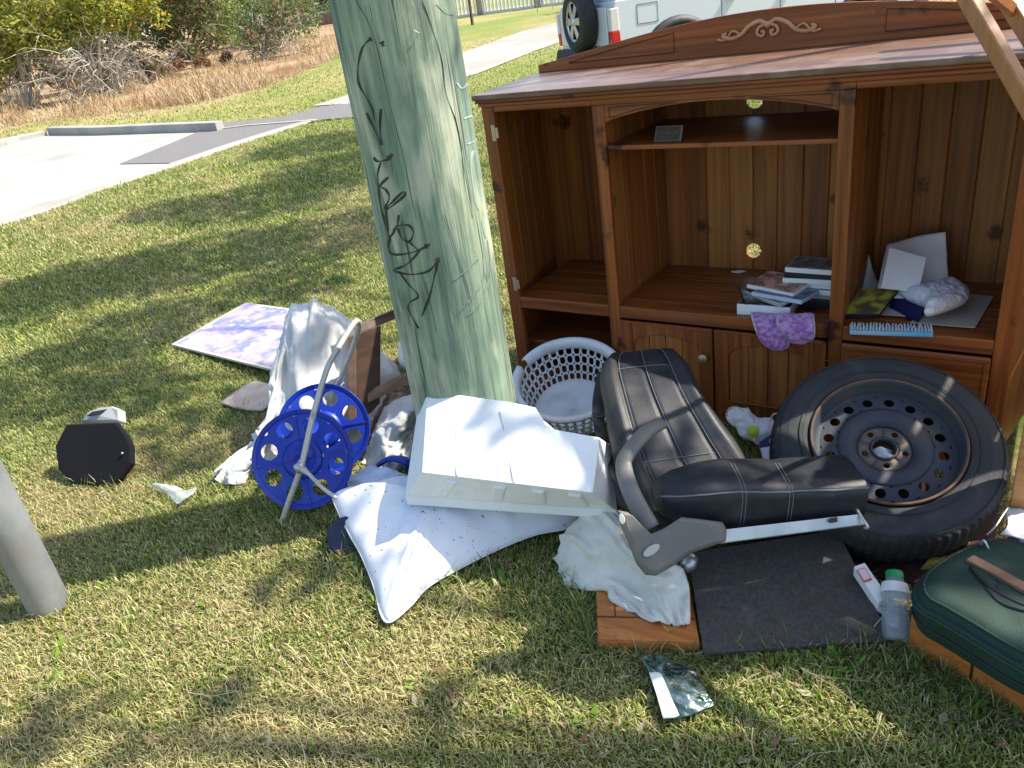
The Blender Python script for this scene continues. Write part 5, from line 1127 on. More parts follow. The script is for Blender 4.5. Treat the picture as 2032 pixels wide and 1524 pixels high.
# rubbish around the wheel
tag(cloth('yellow_rag', [[P(*q_, z=zz) for q_, zz in zip(r, (.03, .06, .04))] for r in [[(1820, 1135), (1838, 1115), (1850, 1098)], [(1865, 1130), (1880, 1108), (1890, 1092)], [(1905, 1112), (1918, 1094), (1925, 1080)]]], M_('mustard_cloth', (.28, .20, .04), .9), amp=.01, sc=18, k=5), 'mustard yellow rag under the tyre beside the suitcase', 'rag')
def carton():
    u0 = [P(a, b, z=z) for a, b, z in [(1694, 1124, .12), (1716, 1116, .12), (1763, 1184, .075), (1742, 1196, .075)]]
    t = tag(MB().prism(u0, (0.0, 0.0, -.03)).build('paper_carton', mPaper, bevel=.002), 'slim white carton with a red printed square, between carpet board and bottle', 'carton')
    q_ = [P(a, b, z=z) for a, b, z in [(1700, 1132, .117), (1716, 1127, .117), (1730, 1150, .102), (1714, 1156, .102)]]
    lb = MB().prism([p + Vector((0, 0, .0022)) for p in q_], (0, 0, -.003)).build('red_label', mRed, t)
    c = sum(q_, Vector()) / 4; MB().prism([p.lerp(c, .16) + Vector((0, 0, .0032)) for p in q_], (0, 0, -.001)).build('label_panel', M_('pink_panel', (.72, .5, .5), .6), lb)
    MB().tube(curve([q_[0].lerp(c, .5), q_[1].lerp(c, .4), c, q_[3].lerp(c, .5), q_[2].lerp(c, .4)], 4), .0016, 6).build('label_mark', mRed, lb)
carton()
tag(cloth('shredded_wrapper', [[P(*q_, z=zz) for q_, zz in zip(r, (.05, .06, .04))] for r in [[(1722, 1170), (1740, 1188), (1765, 1190)], [(1735, 1200), (1760, 1215), (1775, 1212)], [(1760, 1235), (1778, 1248), (1792, 1240)]]], mFilm, amp=.014, sc=22, k=5, thick=.0008), 'crumpled clear wrapper below the white carton', 'wrapper')
def bottle():
    a, b = P(1775, 1140, z=.11), P(1778, 1255, z=.03); d_ = (b - a).normalized(); M = frame_from(-d_, Vector((0, 0, 1)), a)
    t = thing('plastic_bottle', P(1780, 1230, z=0), 'crushed clear plastic bottle with a green lid, left of the suitcase', 'bottle')
    MB().lathe([(.016, -.004), (.020, -.012), (.030, -.03), (.034, -.06), (.031, -.09), (.034, -.12), (.034, -.165), (.028, -.172), (.001, -.170)], 28, M).build('body', mBottle, t, smooth=True)
    MB().lathe([(.0305, -.025), (.0345, -.045), (.0345, -.052)], 28, M).build('shoulder_label', mPaper, t, smooth=True)
    MB().lathe([(.021, -.014), (.022, .004), (.020, .008), (.001, .009)], 28, M).build('lid', mGcap, t, smooth=True)
bottle()
tag(cloth('paper_bag', [[P(*q_, z=zz) for q_, zz in zip(r, (.18, .20, .17))] for r in [[(1985, 1060), (2000, 1040), (1995, 1015)], [(2010, 1066), (2025, 1040), (2016, 1008)], [(2045, 1075), (2060, 1050), (2050, 1010)]]], mPaper, amp=.012, sc=16, k=6), 'white and pale blue paper scrap behind the suitcase', 'paper')
tag(cloth('dark_bag', [[P(*q_, z=.15) for q_ in r] for r in [[(1985, 1075), (2010, 1060)], [(2035, 1090), (2055, 1060)]]], mNavy, amp=.01, sc=16, k=6), 'dark navy bag crumpled under the paper scrap at the right edge', 'bag')
tag(MB().tube(curve([P(1958, 1062, z=.21), P(1975, 1045, z=.23), P(1990, 1022, z=.24), P(2000, 1008, z=.24)], 5), .0022, 6).build('wire', mZinc, smooth=True), 'thin bent grey wire rising behind the suitcase corner', 'wire')
# carrier bag and navy packet between seat and wheel
def carrier():
    t = thing('carrier_bag', P(1485, 850, Y=2.25), 'white plastic carrier bag with a lime green dot, in front of the cabinet doors', 'bag')
    g = [[P(a, b, Y=y) for a, b, y in r] for r in [[(1440, 822, 2.40), (1452, 812, 2.42), (1478, 812, 2.42), (1505, 826, 2.42), (1532, 828, 2.42)], [(1446, 838, 2.38), (1466, 836, 2.37), (1490, 836, 2.36), (1512, 840, 2.38), (1536, 842, 2.40)], [(1462, 852, 2.36), (1476, 858, 2.34), (1498, 862, 2.33), (1520, 862, 2.35), (1534, 866, 2.37)], [(1478, 872, 2.35), (1490, 878, 2.33), (1504, 884, 2.32), (1518, 886, 2.34), (1532, 884, 2.36)]]]
    bd = cloth('bag_body', g, M_('thin_white_plastic', (.78, .80, .82), .3, bump=.4, bscale=40), amp=.016, sc=17, k=7, parent=t, thick=.002)
    c = P(1494, 856, Y=2.318); M = frame_from((0, -.8, .5), loc=c); m = MB(); m.lathe([(.001, .003), (.020, .0035), (.021, 0)], 24, M); m.build('green_dot', M_('lime_print', (.50, .66, .04), .5), bd, smooth=True)
    for pts in [[(1442, 826), (1446, 812), (1462, 808), (1476, 816)], [(1528, 836), (1536, 822), (1556, 822), (1566, 838)], [(1530, 857), (1550, 857), (1568, 856)]]: MB().tube(curve([P(a, b, Y=2.34) for a, b in pts], 5), .0028, 6).build('handle', M_('handle_plastic', (.72, .70, .62), .5) if pts[0][0] == 1442 else bpy.data.materials['handle_plastic'], t, smooth=True)
carrier()
def packet():
    q_ = [P(a, b, Y=y) for a, b, y in [(1505, 878, 2.30), (1545, 852, 2.34), (1585, 862, 2.34), (1580, 940, 2.22), (1520, 942, 2.2)]]
    t = tag(MB().prism(q_, (0, .02, -.01)).build('packet', mNavy, bevel=.004), 'navy blue packet with white lettering, wedged between the seat and the tyre', 'packet')
    q2 = [P(a, b, Y=y) for a, b, y in [(1508, 890, 2.275), (1560, 882, 2.275), (1562, 942, 2.19), (1524, 942, 2.19)]]
    MB().grid(wrinkle(patch([[q2[0], q2[1]], [q2[3], q2[2]]], 6), .006, 30)).build('white_panel', M_('pale_blue_panel', (.62, .68, .82), .5), t, smooth=True, solid=.003)
    cu = bpy.data.curves.new('txt', 'FONT'); cu.body = 'OAT'; cu.size = .036; cu.extrude = .0008; tmp = bpy.data.objects.new('tmp', cu); me = bpy.data.meshes.new_from_object(tmp)
    me.materials.clear(); me.materials.append(mPaper); o = bpy.data.objects.new('lettering', me); COL.objects.link(o); n_ = (O - P(1545, 872, Y=2.28)).normalized()
    u = (P(1568, 878, Y=2.28) - P(1530, 868, Y=2.28)).normalized(); v = n_.cross(u).normalized(); n_ = u.cross(v); c = P(1524, 880, Y=2.275); Mx = Matrix.Identity(4)
    for i in range(3): Mx[i][0] = u[i]; Mx[i][1] = v[i]; Mx[i][2] = n_[i]; Mx[i][3] = c[i]
    o.parent = t; o.matrix_parent_inverse = wmat(t).inverted(); o.matrix_basis = Mx
    bpy.data.objects.remove(tmp)
packet()

# ------------------------------------------------------------------ things on the cabinet deck
def case(c, rot, tilt, col, name='dvd_case', label='', size=(.19, .135, .014), spine=(.7, .72, .74), ax='x'):
    M = Matrix.Translation(c) @ Matrix.Rotation(rot, 4, 'Z') @ Matrix.Rotation(tilt, 4, 'X' if ax == 'x' else 'Y')
    t = thing(name, c, label, 'case', 'cases piled on the cabinet deck'); sx, sy, sz = size
    m = MB(); m.box((0, 0, 0), (sx, sy, sz)); m.v = [M @ Vector(v) for v in m.v]; b = m.build('shell', M_('case_' + str(len(bpy.data.materials)), spine, .35), t, bevel=.002)
    m = MB(); m.box((0, .002, sz / 2 + .0004), (sx * .97, sy * .93, .0008)); m.v = [M @ Vector(v) for v in m.v]; m.build('cover', M_('cover_' + str(len(bpy.data.materials)), col, .3, col2=tuple(min(1, c_ * 2.6 + .03) for c_ in col), scale=(28, 28, 28), detail=3, lo=.45, hi=.6), t)
D = .455
W_, K_, G_ = (.72, .73, .74), (.02, .02, .025), (.35, .37, .4)
k0 = P(1535, 618, z=D + .02)
case(Vector((-.765, 2.605, D + .021)), .03, 0, K_, label='thick white case at the bottom front of the left pile', size=(.185, .135, .040), spine=W_)
case(Vector((-.775, 2.640, D + .050)), .5, .12, (.10, .09, .08), label='black case sticking out left above the thick white one', spine=K_)
case(Vector((-.745, 2.625, D + .064)), -.55, .15, (.05, .05, .07), label='pale spined case slanting under the red brown cover', spine=G_)
case(Vector((-.705, 2.610, D + .068)), -.25, -.05, (.05, .07, .12), label='blue grey case at the right of the left pile', spine=(.45, .5, .62))
case(Vector((-.735, 2.650, D + .086)), -.32, .10, (.22, .11, .08), label='case with a red brown pictured cover on top of the left pile', spine=W_)
for i, (sp, cv, lb) in enumerate([(K_, K_, 'black case at the bottom of the right stack'), (K_, K_, 'second black case up in the right stack'), (G_, K_, 'grey case third from the bottom of the right stack'), (W_, K_, 'lowest white spined case of the right stack'), (W_, K_, 'white spined case in the middle of the right stack'), (W_, K_, 'upper of the white spined cases in the right stack'), (K_, K_, 'black case just under the top of the right stack'), (W_, (.07, .06, .06), 'top case of the right stack, dark cover and white spine')]):
    case(Vector((-.628 + .006 * math.sin(i * 2.1), 2.715 + .005 * math.cos(i * 3), D + .009 + i * .0185)), -.02 + .05 * math.sin(i * 1.7), 0, cv, label=lb, spine=sp, size=(.19, .135, .0172))
# purple slippers hanging over the lip
def slipper(ctrl, lb, nm):
    t = thing('slipper', P(*ctrl[0][0][:2], Y=ctrl[0][0][2]), lb, 'slipper', 'purple knitted slippers on the cabinet edge')
    mt = bpy.data.materials.get('purple_knit') or M_('purple_knit', (.36, .11, .40), .95, col2=(.60, .34, .62), scale=(60, 60, 60), detail=3, lo=.4, hi=.6, bump=1.0, bscale=180, sheen=.3)
    g = [[P(a, b, Y=y) for a, b, y in r] for r in ctrl]
    MB().grid(wrinkle(patch(g, 7), .004, 40)).build('upper', mt, t, smooth=True, solid=.016)
    e = [r[0] for r in g] + g[-1][1:] + [r[-1] for r in reversed(g[:-1])]
    MB().tube(curve(e, 4), .006, 8).build('edging', M_('cream_wool', (.66, .50, .48), .95, bump=.8, bscale=200) if not bpy.data.materials.get('cream_wool') else bpy.data.materials['cream_wool'], t, smooth=True)
slipper([[(1492, 622, 2.52), (1515, 624, 2.53), (1542, 626, 2.53)], [(1500, 650, 2.470), (1525, 655, 2.466), (1550, 655, 2.470)], [(1512, 676, 2.464), (1535, 682, 2.46), (1562, 676, 2.464)], [(1530, 690, 2.47), (1545, 693, 2.468), (1562, 688, 2.47)]], 'purple knitted slipper hanging lower, at the left', 's1')
slipper([[(1545, 624, 2.50), (1578, 626, 2.52), (1612, 624, 2.52)], [(1545, 645, 2.458), (1578, 650, 2.452), (1614, 645, 2.458)], [(1556, 664, 2.455), (1582, 672, 2.448), (1614, 664, 2.455)], [(1572, 676, 2.462), (1592, 680, 2.458), (1612, 670, 2.462)]], 'purple knitted slipper lying over the other, at the right', 's2')
tag(MB().prism([Vector(v) for v in [P(1452, 540, z=D + .004), P(1466, 538, z=D + .004), P(1480, 539, z=D + .004), P(1466, 543, z=D + .004)]], (0, 0, .004)).build('pale_shard', mPaper), 'tiny pale shard lying at the back of the television bay', 'shard')
def photo():
    a, b = Vector((-1.152, 2.56, 1.0665)), Vector((-1.052, 2.545, 1.0665)); a = P(1299, 283, Y=2.54); b = P(1352, 277, Y=2.54); a.z = b.z = 1.0668; up = Vector((0, .025, .047)); n_ = (b - a).cross(up).normalized() * .006
    t = tag(MB().prism([a, b, b + up, a + up], n_).build('small_card', M_('card_edge', (.13, .11, .09), .6), bevel=.0008), 'small brown card with a pale edge propped on the upper shelf', 'card')
    c = (a + b) / 2 + up / 2; f_ = -1 if n_.y > 0 else 1
    fr_ = Vector((-.2, -1, .45)).normalized(); MB().prism([p.lerp(c, .12) + fr_ * .008 for p in [a, b, b + up, a + up]], fr_ * .001).build('card_face', M_('brown_print', (.035, .02, .015), .5, col2=(.07, .045, .03), scale=(60, 60, 60)), t)
photo()
# right bay papers
def slabq(nm, pts, th, mat, lb, cat, bevel=.001): return tag(MB().prism(pts, th).build(nm, mat, bevel=bevel), lb, cat)
slabq('card_sheet', [P(1805, 640, z=.462), P(1935, 650, z=.462), P(1972, 588, z=.462), P(1880, 578, z=.462)], (0, 0, -.003), mPaperB, 'flat beige card sheet on the deck of the right bay', 'card')
tag(cloth('standing_paper', [[P(a, b, Y=y) for a, b, y in r] for r in [[(1760, 485, 2.90), (1798, 474, 2.93), (1838, 466, 2.94), (1876, 460, 2.93)], [(1752, 520, 2.82), (1800, 515, 2.84), (1840, 505, 2.88), (1879, 505, 2.90)], [(1744, 560, 2.74), (1795, 562, 2.76), (1838, 560, 2.80), (1882, 556, 2.82)], [(1738, 588, 2.70), (1790, 592, 2.70), (1838, 590, 2.72), (1884, 585, 2.74)]]], mPaper, amp=.004, sc=8, k=6, thick=.002), 'large creased white paper standing against the back of the right bay', 'paper')
tag(MB().prism([P(1765, 492, Y=2.80), P(1838, 512, Y=2.79), P(1822, 580, Y=2.68), P(1748, 572, Y=2.68)], (0, .002, .001)).build('folded_letter', M_('letter_paper', (.80, .80, .80), .8)), 'white folded letter leaning in front of the standing paper', 'paper')
tag(cloth('torn_paper', [[P(a, b, Y=y) for a, b, y in r] for r in [[(1722, 500, 2.92), (1724, 505, 2.92)], [(1708, 540, 2.88), (1738, 550, 2.90)], [(1694, 575, 2.84), (1756, 580, 2.86)], [(1690, 590, 2.82), (1762, 592, 2.84)]]], M_('cream_paper', (.62, .57, .50), .8), amp=.006, sc=12, k=5, thick=.0015), 'pointed torn cream paper at the left side of the right bay', 'paper')
def comic():
    q_ = [P(1676, 622, z=.475), P(1745, 622, z=.485), P(1784, 572, z=.525), P(1704, 574, z=.515)]
    t = tag(MB().prism([p - Vector((0, 0, .001)) for p in q_], (0, 0, -.014)).build('comic_book', mDkPl, bevel=.002), 'book with a yellow green pictured cover in the right bay', 'book')
    MB().prism([p + Vector((0, 0, .0006)) for p in q_], (0, 0, -.0015)).build('cover', M_('yellow_green_print', (.40, .38, .04), .4, col2=(.10, .09, .05), scale=(22, 22, 22), detail=4, lo=.42, hi=.58), t)
comic()
slabq('navy_book', [P(1765, 606, z=.475), P(1822, 636, z=.47), P(1840, 600, z=.50), P(1782, 586, z=.50)], (0, 0, -.025), mNavy, 'dark navy blue book under the wrapped package', 'book', .003)
slabq('open_envelope', [P(1742, 624, z=.464), P(1800, 628, z=.464), P(1805, 608, z=.468), P(1760, 604, z=.468)], (0, 0, -.002), mPaperB, 'beige envelope under the comic and navy book', 'envelope')
tag(blob('wrapped_package', [P(a, b, z=.52) for a, b in [(1782, 578), (1830, 566), (1885, 556), (1918, 566), (1925, 588), (1905, 602), (1838, 622), (1832, 600)]], P(1862, 588, z=.525), .03, M_('crinkled_wrap', (.66, .70, .80), .25, col2=(.76, .76, .78), scale=(18, 18, 18), bump=.9, bscale=45), n=12, amp=.012, sc=22, bottom=1.2, p=4), 'white package in crinkled plastic wrap on top of the papers', 'package')
def spiky():
    a, b = P(1686, 655, z=.47), P(1852, 660, z=.47); u = (b - a).normalized(); L_ = (b - a).length; v = Vector((-u.y, u.x, 0)); v = v if v.y > 0 else -v
    t = thing('massage_strip', (a + b) / 2 - Vector((0, 0, .012)), 'strip of pale blue plastic covered in short clear spikes, front of the right bay', 'spiky mat')
    MB().hexa([a + w_ for w_ in []] or [a - v * .012 - Vector((0, 0, .012)), a - v * .012 + Vector((0, 0, .004)), a + v * .03 - Vector((0, 0, .012)), a + v * .03 + Vector((0, 0, .004)), b - v * .012 - Vector((0, 0, .012)), b - v * .012 + Vector((0, 0, .004)), b + v * .03 - Vector((0, 0, .012)), b + v * .03 + Vector((0, 0, .004))]).build('base_strip', M_('sky_blue_plastic', (.06, .42, .72), .4, col2=(.35, .5, .58), scale=(9, 9, 9)), t, bevel=.004)
    mt = M_('clear_blue_spike', (.50, .56, .60), .3, alpha=.8)
    m = MB(); rs = random.Random(2)
    for i in range(26):
        for j in range(3):
            p = a + u * L_ * (i + .5) / 26 + v * (-.008 + .017 * j) + Vector((0, 0, .003)); d_ = Vector((rs.uniform(-.25, .25), rs.uniform(-.4, .1), 1)).normalized() * .016
            m.tube([p, p + d_ * .55, p + d_], [.0045, .003, .0008], 6)
    m.build('spikes', mt, t, smooth=True)
spiky()

# ------------------------------------------------------------------ leaning bed frame at the right edge (most of it outside the picture)
def bedframe():
    t = thing('bed_frame', (.35, 2.05, 0), 'light brown wooden bed frame rails leaning over the cabinet at the upper right', 'bed frame')
    def rail(p, q_, w_, h_, nm='rail', mat=None, upv=Vector((0, 0, 1))):
        t_ = (q_ - p).normalized(); s = t_.cross(upv).normalized(); uu = s.cross(t_); s = s * w_ / 2; uu = uu * h_ / 2
        MB().hexa([p - s - uu, p - s + uu, p + s - uu, p + s + uu, q_ - s - uu, q_ - s + uu, q_ + s - uu, q_ + s + uu]).build(nm, mHoneyZ, t, bevel=.004)
    A_ = P(1838, -150, d=1.86); B_ = P(2175, 440, d=1.50); A_, B_ = A_ + (A_ - B_) * .25, B_ + (B_ - A_) * (B_.z / (A_.z - B_.z)); rail(A_, B_, .026, .040)
    A2, B2 = P(1925, -120, d=2.10), P(2190, 300, d=1.85); B2 = B2 + (B2 - A2) * (B2.z / (A2.z - B2.z)); rail(A2, B2, .030, .045); rail(P(1930, -150, d=2.25), P(2140, 60, d=2.12), .03, .05, 'cross_rail')
    for k_ in (.12, .3): rail(A_.lerp(B_, k_), A2.lerp(B2, k_), .018, .03, 'slat')
    # unseen side panel right of the frame edge, its boards shaped for their shadows
    pts = [(.02, 2.10, .02), (.02, 2.12, 1.72), (.10, 2.125, 1.72), (.10, 2.10, .02)]
    e = Vector((.0, .03, 0))
    def pan(x0, x1, z0, z1, nm): MB().prism([Vector((x0, 2.07, z0)), Vector((x0, 2.07, z1)), Vector((x1, 2.07, z1)), Vector((x1, 2.07, z0))], e).build(nm, mHoney, t, bevel=.004)
    pan(.04, .12, .0, 1.80, 'post'); pan(1.5, 1.58, .0, .95, 'post')
    pan(.121, .36, 1.30, 1.76, 'head_panel'); pan(.121, 1.499, .62, .86, 'head_panel')
    pan(.13, .25, .861, 1.299, 'slat')
bedframe()
def shadescreen():  # unseen board screen, added to keep the wheel in shade
    t = thing('shade_screen', (.42, 2.75, 0), 'slatted wooden screen added unseen right of the cabinet to shade the wheel', 'shade screen')
    def pan(y0, y1, z0, z1, nm): MB().bx(.40, .43, y0, y1, z0, z1).build(nm, mHoney, t, bevel=.004)
    pan(2.46, 2.53, 0, 1.62, 'post'); pan(3.55, 3.62, 0, 1.62, 'post'); pan(2.531, 3.549, 1.34, 1.60, 'top_board'); pan(2.531, 3.549, 1.02, 1.27, 'board'); pan(2.531, 3.549, .62, .97, 'board'); pan(2.531, 3.549, .2, .5, 'board')
shadescreen()

# ------------------------------------------------------------------ white four wheel drive parked beyond the cabinet
def car():
    fwd = Vector((.631, .776, 0)).normalized(); lft = Vector((-fwd.y, fwd.x, 0))
    # near side rear wheel centre sits about 12 m away on the pixel column of the arch
    r = ray(1348, 90); hd = math.hypot(r.x, r.y); s_ = 10.9 / hd; px_, py_ = r.x * s_, r.y * s_
    gz = float(hxy(px_, py_))
    o = Vector((px_, py_, gz)); Mx = Matrix.Identity(4)
    for i in range(3): Mx[i][0] = fwd[i]; Mx[i][1] = lft[i]; Mx[i][2] = (0, 0, 1)[i]; Mx[i][3] = o[i]
    # local: x forward from rear axle, y toward far side (0 = near flank), z up
    V_ = lambda x, y, z: Mx @ Vector((x, y, z))
    t = thing('parked_car', o, 'white four wheel drive wagon with spare wheel on its back, parked beyond the cabinet', 'car')
    mBody = M_('white_car_paint', (.66, .69, .73), .25, coat=.8); mBlk = M_('black_trim', (.02, .02, .022), .6); mGl = M_('car_glass', (.02, .025, .03), .08, spec=.8); mAl = M_('alloy', (.55, .56, .58), .3, metal=.8)
    W = 1.84
    # lower body side profile (x, z) with wheel cut-outs
    def arch(cx, cz, r_, n=12): return [(cx + r_ * math.cos(PI - PI * k / n), cz + r_ * math.sin(PI - PI * k / n)) for k in range(n + 1)]
    prof = [(-1.0, .62)] + arch(0, .42, .46)[::-1][::-1] + arch(2.85, .42, .46) + [(3.62, .55), (3.68, .8), (3.6, 1.05), (2.2, 1.22), (-1.02, 1.22), (-1.08, .9)]
    pts = [(-.86, .55), (-.46, .55)] + arch(0, .42, .46)[1:-1] + [(.46, .50), (2.39, .50)] + arch(2.85, .42, .46)[1:-1] + [(3.31, .52), (3.66, .55), (3.70, .85), (3.6, 1.08), (2.25, 1.24), (-.85, 1.24), (-.90, .9)]
    secs = [(0.04, .96), (0, 1), (W, 1), (W - .04, .96)]
    m = MB(); m.rings([[V_(x, y, z if z < 1.2 else z) for x, z in pts] for y in (0, W)]); bd = m.build('body', mBody, t, bevel=.03)
    cab = [(-.82, 1.235), (2.2, 1.235), (1.45, 1.83), (.3, 1.90), (-.72, 1.86)]
    m = MB(); m.rings([[V_(x, .06 if z < 1.3 else .20, z) for x, z in cab], [V_(x, W - .06 if z < 1.3 else W - .20, z) for x, z in cab]]); cb = m.build('cabin', mBody, t, bevel=.04)
    for (xa, xb) in [(-.62, .1), (.2, .95), (1.05, 1.75)]:
        q_ = [(xa, 1.29), (xb, 1.29), (min(xb, 1.42), 1.74), (max(xa, -.58), 1.74)]
        f_ = lambda z: .06 + (z - 1.235) / .62 * .14 - .008
        m = MB(); m.prism([V_(x, f_(z), z) for x, z in q_], lft * .01); m.build('side_window', mGl, cb)
    for cx in (0, 2.85):
        for side in (0, 1):
            yy = .02 if side == 0 else W - .02; a_ = lft * (1 if side == 0 else -1)
            c = V_(cx, yy + (.0 if side == 0 else 0), .385); M = frame_from(-a_, Vector((0, 0, 1)), c)
            wh = MB().lathe([(.25, .01), (.30, .015), (.36, .0), (.385, -.03), (.388, -.10), (.385, -.18), (.35, -.22)], 40, M).build('wheel', mRubber, t, smooth=True)
            MB().lathe([(.001, -.02), (.05, -.015), (.09, -.03), (.22, -.03), (.245, .0), (.252, .012)], 32, M).build('rim', mAl, wh, smooth=True)
        n = 16; g = []
        for k in range(n + 1):
            a = PI - PI * k / n; g.append([V_(cx + (.46 + d_) * math.cos(a), y_, .40 + (.46 + d_) * math.sin(a)) for d_, y_ in [(-.02, .06), (0, -.045), (.05, -.055), (.10, -.02), (.11, .01)]])
        MB().grid(g).build('wheel_flare', mBlk, t, smooth=True, solid=.01)
        m = MB(); m.lathe([(.001, 0), (.455, 0)], 32, frame_from(-lft, Vector((0, 0, 1)), V_(cx, .25, .42))); m.build('wheel_well', mBlk, t)
    m = MB(); m.prism([V_(x, -.01, z) for x, z in [(.50, .47), (2.35, .47), (2.35, .55), (.50, .55)]], lft * .06); m.build('side_step', mBlk, t, bevel=.01)
    m = MB(); m.tube([V_(.46, -.015, .60), V_(2.4, -.015, .60)], .02, 8); m.build('sill_trim', mAl, t, smooth=True)
    for x, z0 in [(.62, .62), (1.48, .62), (2.33, .7)]:
        m = MB(); m.box(V_(x, -.0005, (z0 + 1.22) / 2), (.008, .004, 1.22 - z0), Mx.to_3x3().to_4x4()); m.build('door_seam', mBlk, bd)
    m = MB(); pts_ = [(-.56, .94), (-.28, .94), (-.28, 1.16), (-.56, 1.16)]
    m.tube([V_(x, -.001, z) for x, z in pts_ + [pts_[0]]], .004, 5); m.build('fuel_flap', mBlk, bd)
    for x in (.75, 1.6): m = MB(); m.box(V_(x, -.02, 1.08), (.16, .04, .03), Mx.to_3x3().to_4x4()); m.build('door_handle', mBlk, bd, bevel=.005)
    m = MB(); m.prism([V_(x, y, z) for x, y, z in [(-1.02, -.03, .46), (-.50, -.03, .46), (-.50, -.03, .66), (-.96, -.03, .70)]], lft * (W + .06)); m.build('rear_bumper', mBlk, t, bevel=.03)
    m = MB(); m.prism([V_(x, y, z) for x, y, z in [(3.60, -.02, .45), (3.86, -.02, .48), (3.84, -.02, .78), (3.60, -.02, .80)]], lft * (W + .04)); m.build('front_bumper', mBlk, t, bevel=.03)
    for y in (-.012, W - .08):
        m = MB(); m.prism([V_(-.915, y, .74), V_(-.80, y, .74), V_(-.81, y, .90), V_(-.923, y, .90)], lft * .1); l_ = m.build('tail_light', M_('red_lens', (.60, .02, .02), .2) if y < 0 else bpy.data.materials['red_lens'], t, bevel=.01)
        m = MB(); m.prism([V_(-.923, y, .901), V_(-.81, y, .901), V_(-.82, y, 1.16), V_(-.925, y, 1.16)], lft * .1); m.build('clear_lens', M_('clear_lens', (.75, .68, .64), .2) if y < 0 else bpy.data.materials['clear_lens'], l_, bevel=.01)
    m = MB(); m.prism([V_(-.905, .12, .74), V_(-.905, W - .12, .74), V_(-.905, W - .12, 1.18), V_(-.905, .12, 1.18)], -fwd * .02); m.build('back_door', mBody, t, bevel=.01)
    c = V_(-1.13, .72, 1.06); M = frame_from(-fwd, Vector((0, 0, 1)), c)
    sp = MB().lathe([(.24, .01), (.29, .02), (.35, .005), (.38, -.03), (.384, -.10), (.38, -.18), (.30, -.22), (.001, -.22)], 48, M).build('spare_wheel', mRubber, t, smooth=True)
    MB().lathe([(.001, -.085), (.245, -.075)], 40, M).build('rim_back', mBlk, sp)
    MB().lathe([(.215, -.02), (.235, -.008), (.250, .012), (.252, .004)], 40, M).build('rim_ring', mAl, sp, smooth=True)
    MB().lathe([(.001, .012), (.05, .01), (.07, -.03)], 24, M).build('rim_centre', mAl, sp, smooth=True)
    for k in range(6):
        a = 2 * PI * k / 6; e1 = Vector((math.cos(a), math.sin(a), 0)); e2 = Vector((-e1.y, e1.x, 0)); m = MB()
        m.prism([M @ v for v in [e1 * .05 - e2 * .035 + Vector((0, 0, .004)), e1 * .23 - e2 * .05 + Vector((0, 0, -.006)), e1 * .23 + e2 * .05 + Vector((0, 0, -.006)), e1 * .05 + e2 * .035 + Vector((0, 0, .004))]], fwd * .02); m.build('rim_spoke', mAl, sp, bevel=.006)
car()

# ------------------------------------------------------------------ far fence, post, house
def picket():
    t_ = thing('picket_fence', G(1020, 24), 'white upright picket fence far up the slope behind the pole', 'fence')
    a, b = G(955, 30), G(1150, 4); a2 = a + (a - b) * .8
    mW = M_('white_fence_paint', (.72, .70, .68), .6); n = 46; dv = (b - a2); z_ = Vector((0, 0, 1)); h = 1.15; pm = []
    for i in range(n):
        p = a2 + dv * i / n; p.z = float(hxy(p.x, p.y)); w_ = dv.normalized() * .05; y_ = Vector((-dv.y, dv.x, 0)).normalized() * .03
        MB().hexa([p - w_ + z_ * .12, p - w_ + z_ * h, p - w_ + y_ + z_ * .12, p - w_ + y_ + z_ * h, p + w_ + z_ * .12, p + w_ + z_ * h, p + w_ + y_ + z_ * .12, p + w_ + y_ + z_ * h]).build('picket', mW, t_)
    for k in (.12, .45, .78, 1.0):
        p = a2 + dv * k; p.z = float(hxy(p.x, p.y)); MB().box(p + z_ * .7, (.35, .35, 1.4)).build('pillar', mKerb, t_)
    p = a2.copy(); q_ = b.copy(); p.z = float(hxy(p.x, p.y)) + .06; q_.z = float(hxy(q_.x, q_.y)) + .06
    y_ = Vector((-dv.y, dv.x, 0)).normalized() * .12; MB().hexa([p - y_ - z_ * .2, p - y_ + z_ * .06, p + y_ - z_ * .2, p + y_ + z_ * .06, q_ - y_ - z_ * .2, q_ - y_ + z_ * .06, q_ + y_ - z_ * .2, q_ + y_ + z_ * .06]).build('base_wall', mW, t_)
picket()
def post():
    b = G(938, 50); t = thing('timber_post', b, 'thin dark timber post far behind the right edge of the pole', 'post')
    MB().box(b + Vector((0, 0, .9)), (.10, .10, 1.9)).build('shaft', mBarkD, t, bevel=.01); MB().box(b + Vector((0, 0, 1.87)), (.13, .13, .04)).build('cap', mBarkD, t)
    b = G(945, 32); tag(MB().tube([b, b + Vector((0, 0, 1.6))], .03, 8).build('marker_stake', M_('pale_stake', (.5, .44, .3), .7)), 'thin pale stake on the slope just right of the dark post', 'stake')
    b = G(1082, 22); t = thing('estate_sign', b, 'small white sign board with purple panel, right of the far picket fence', 'sign')
    for s in (-.28, .28): MB().tube([b + Vector((s, s * .8, 0)), b + Vector((s, s * .8, .8))], .02, 6).build('leg', mZinc, t)
    MB().box(b + Vector((0, 0, .95)), (.8, .04, .6), Matrix.Rotation(.67, 4, 'Z')).build('panel', mPaper, t); MB().box(b + Vector((.02, -.05, .80)), (.5, .02, .16), Matrix.Rotation(.67, 4, 'Z')).build('print', M_('purple_print', (.12, .04, .3), .5), t)
post()
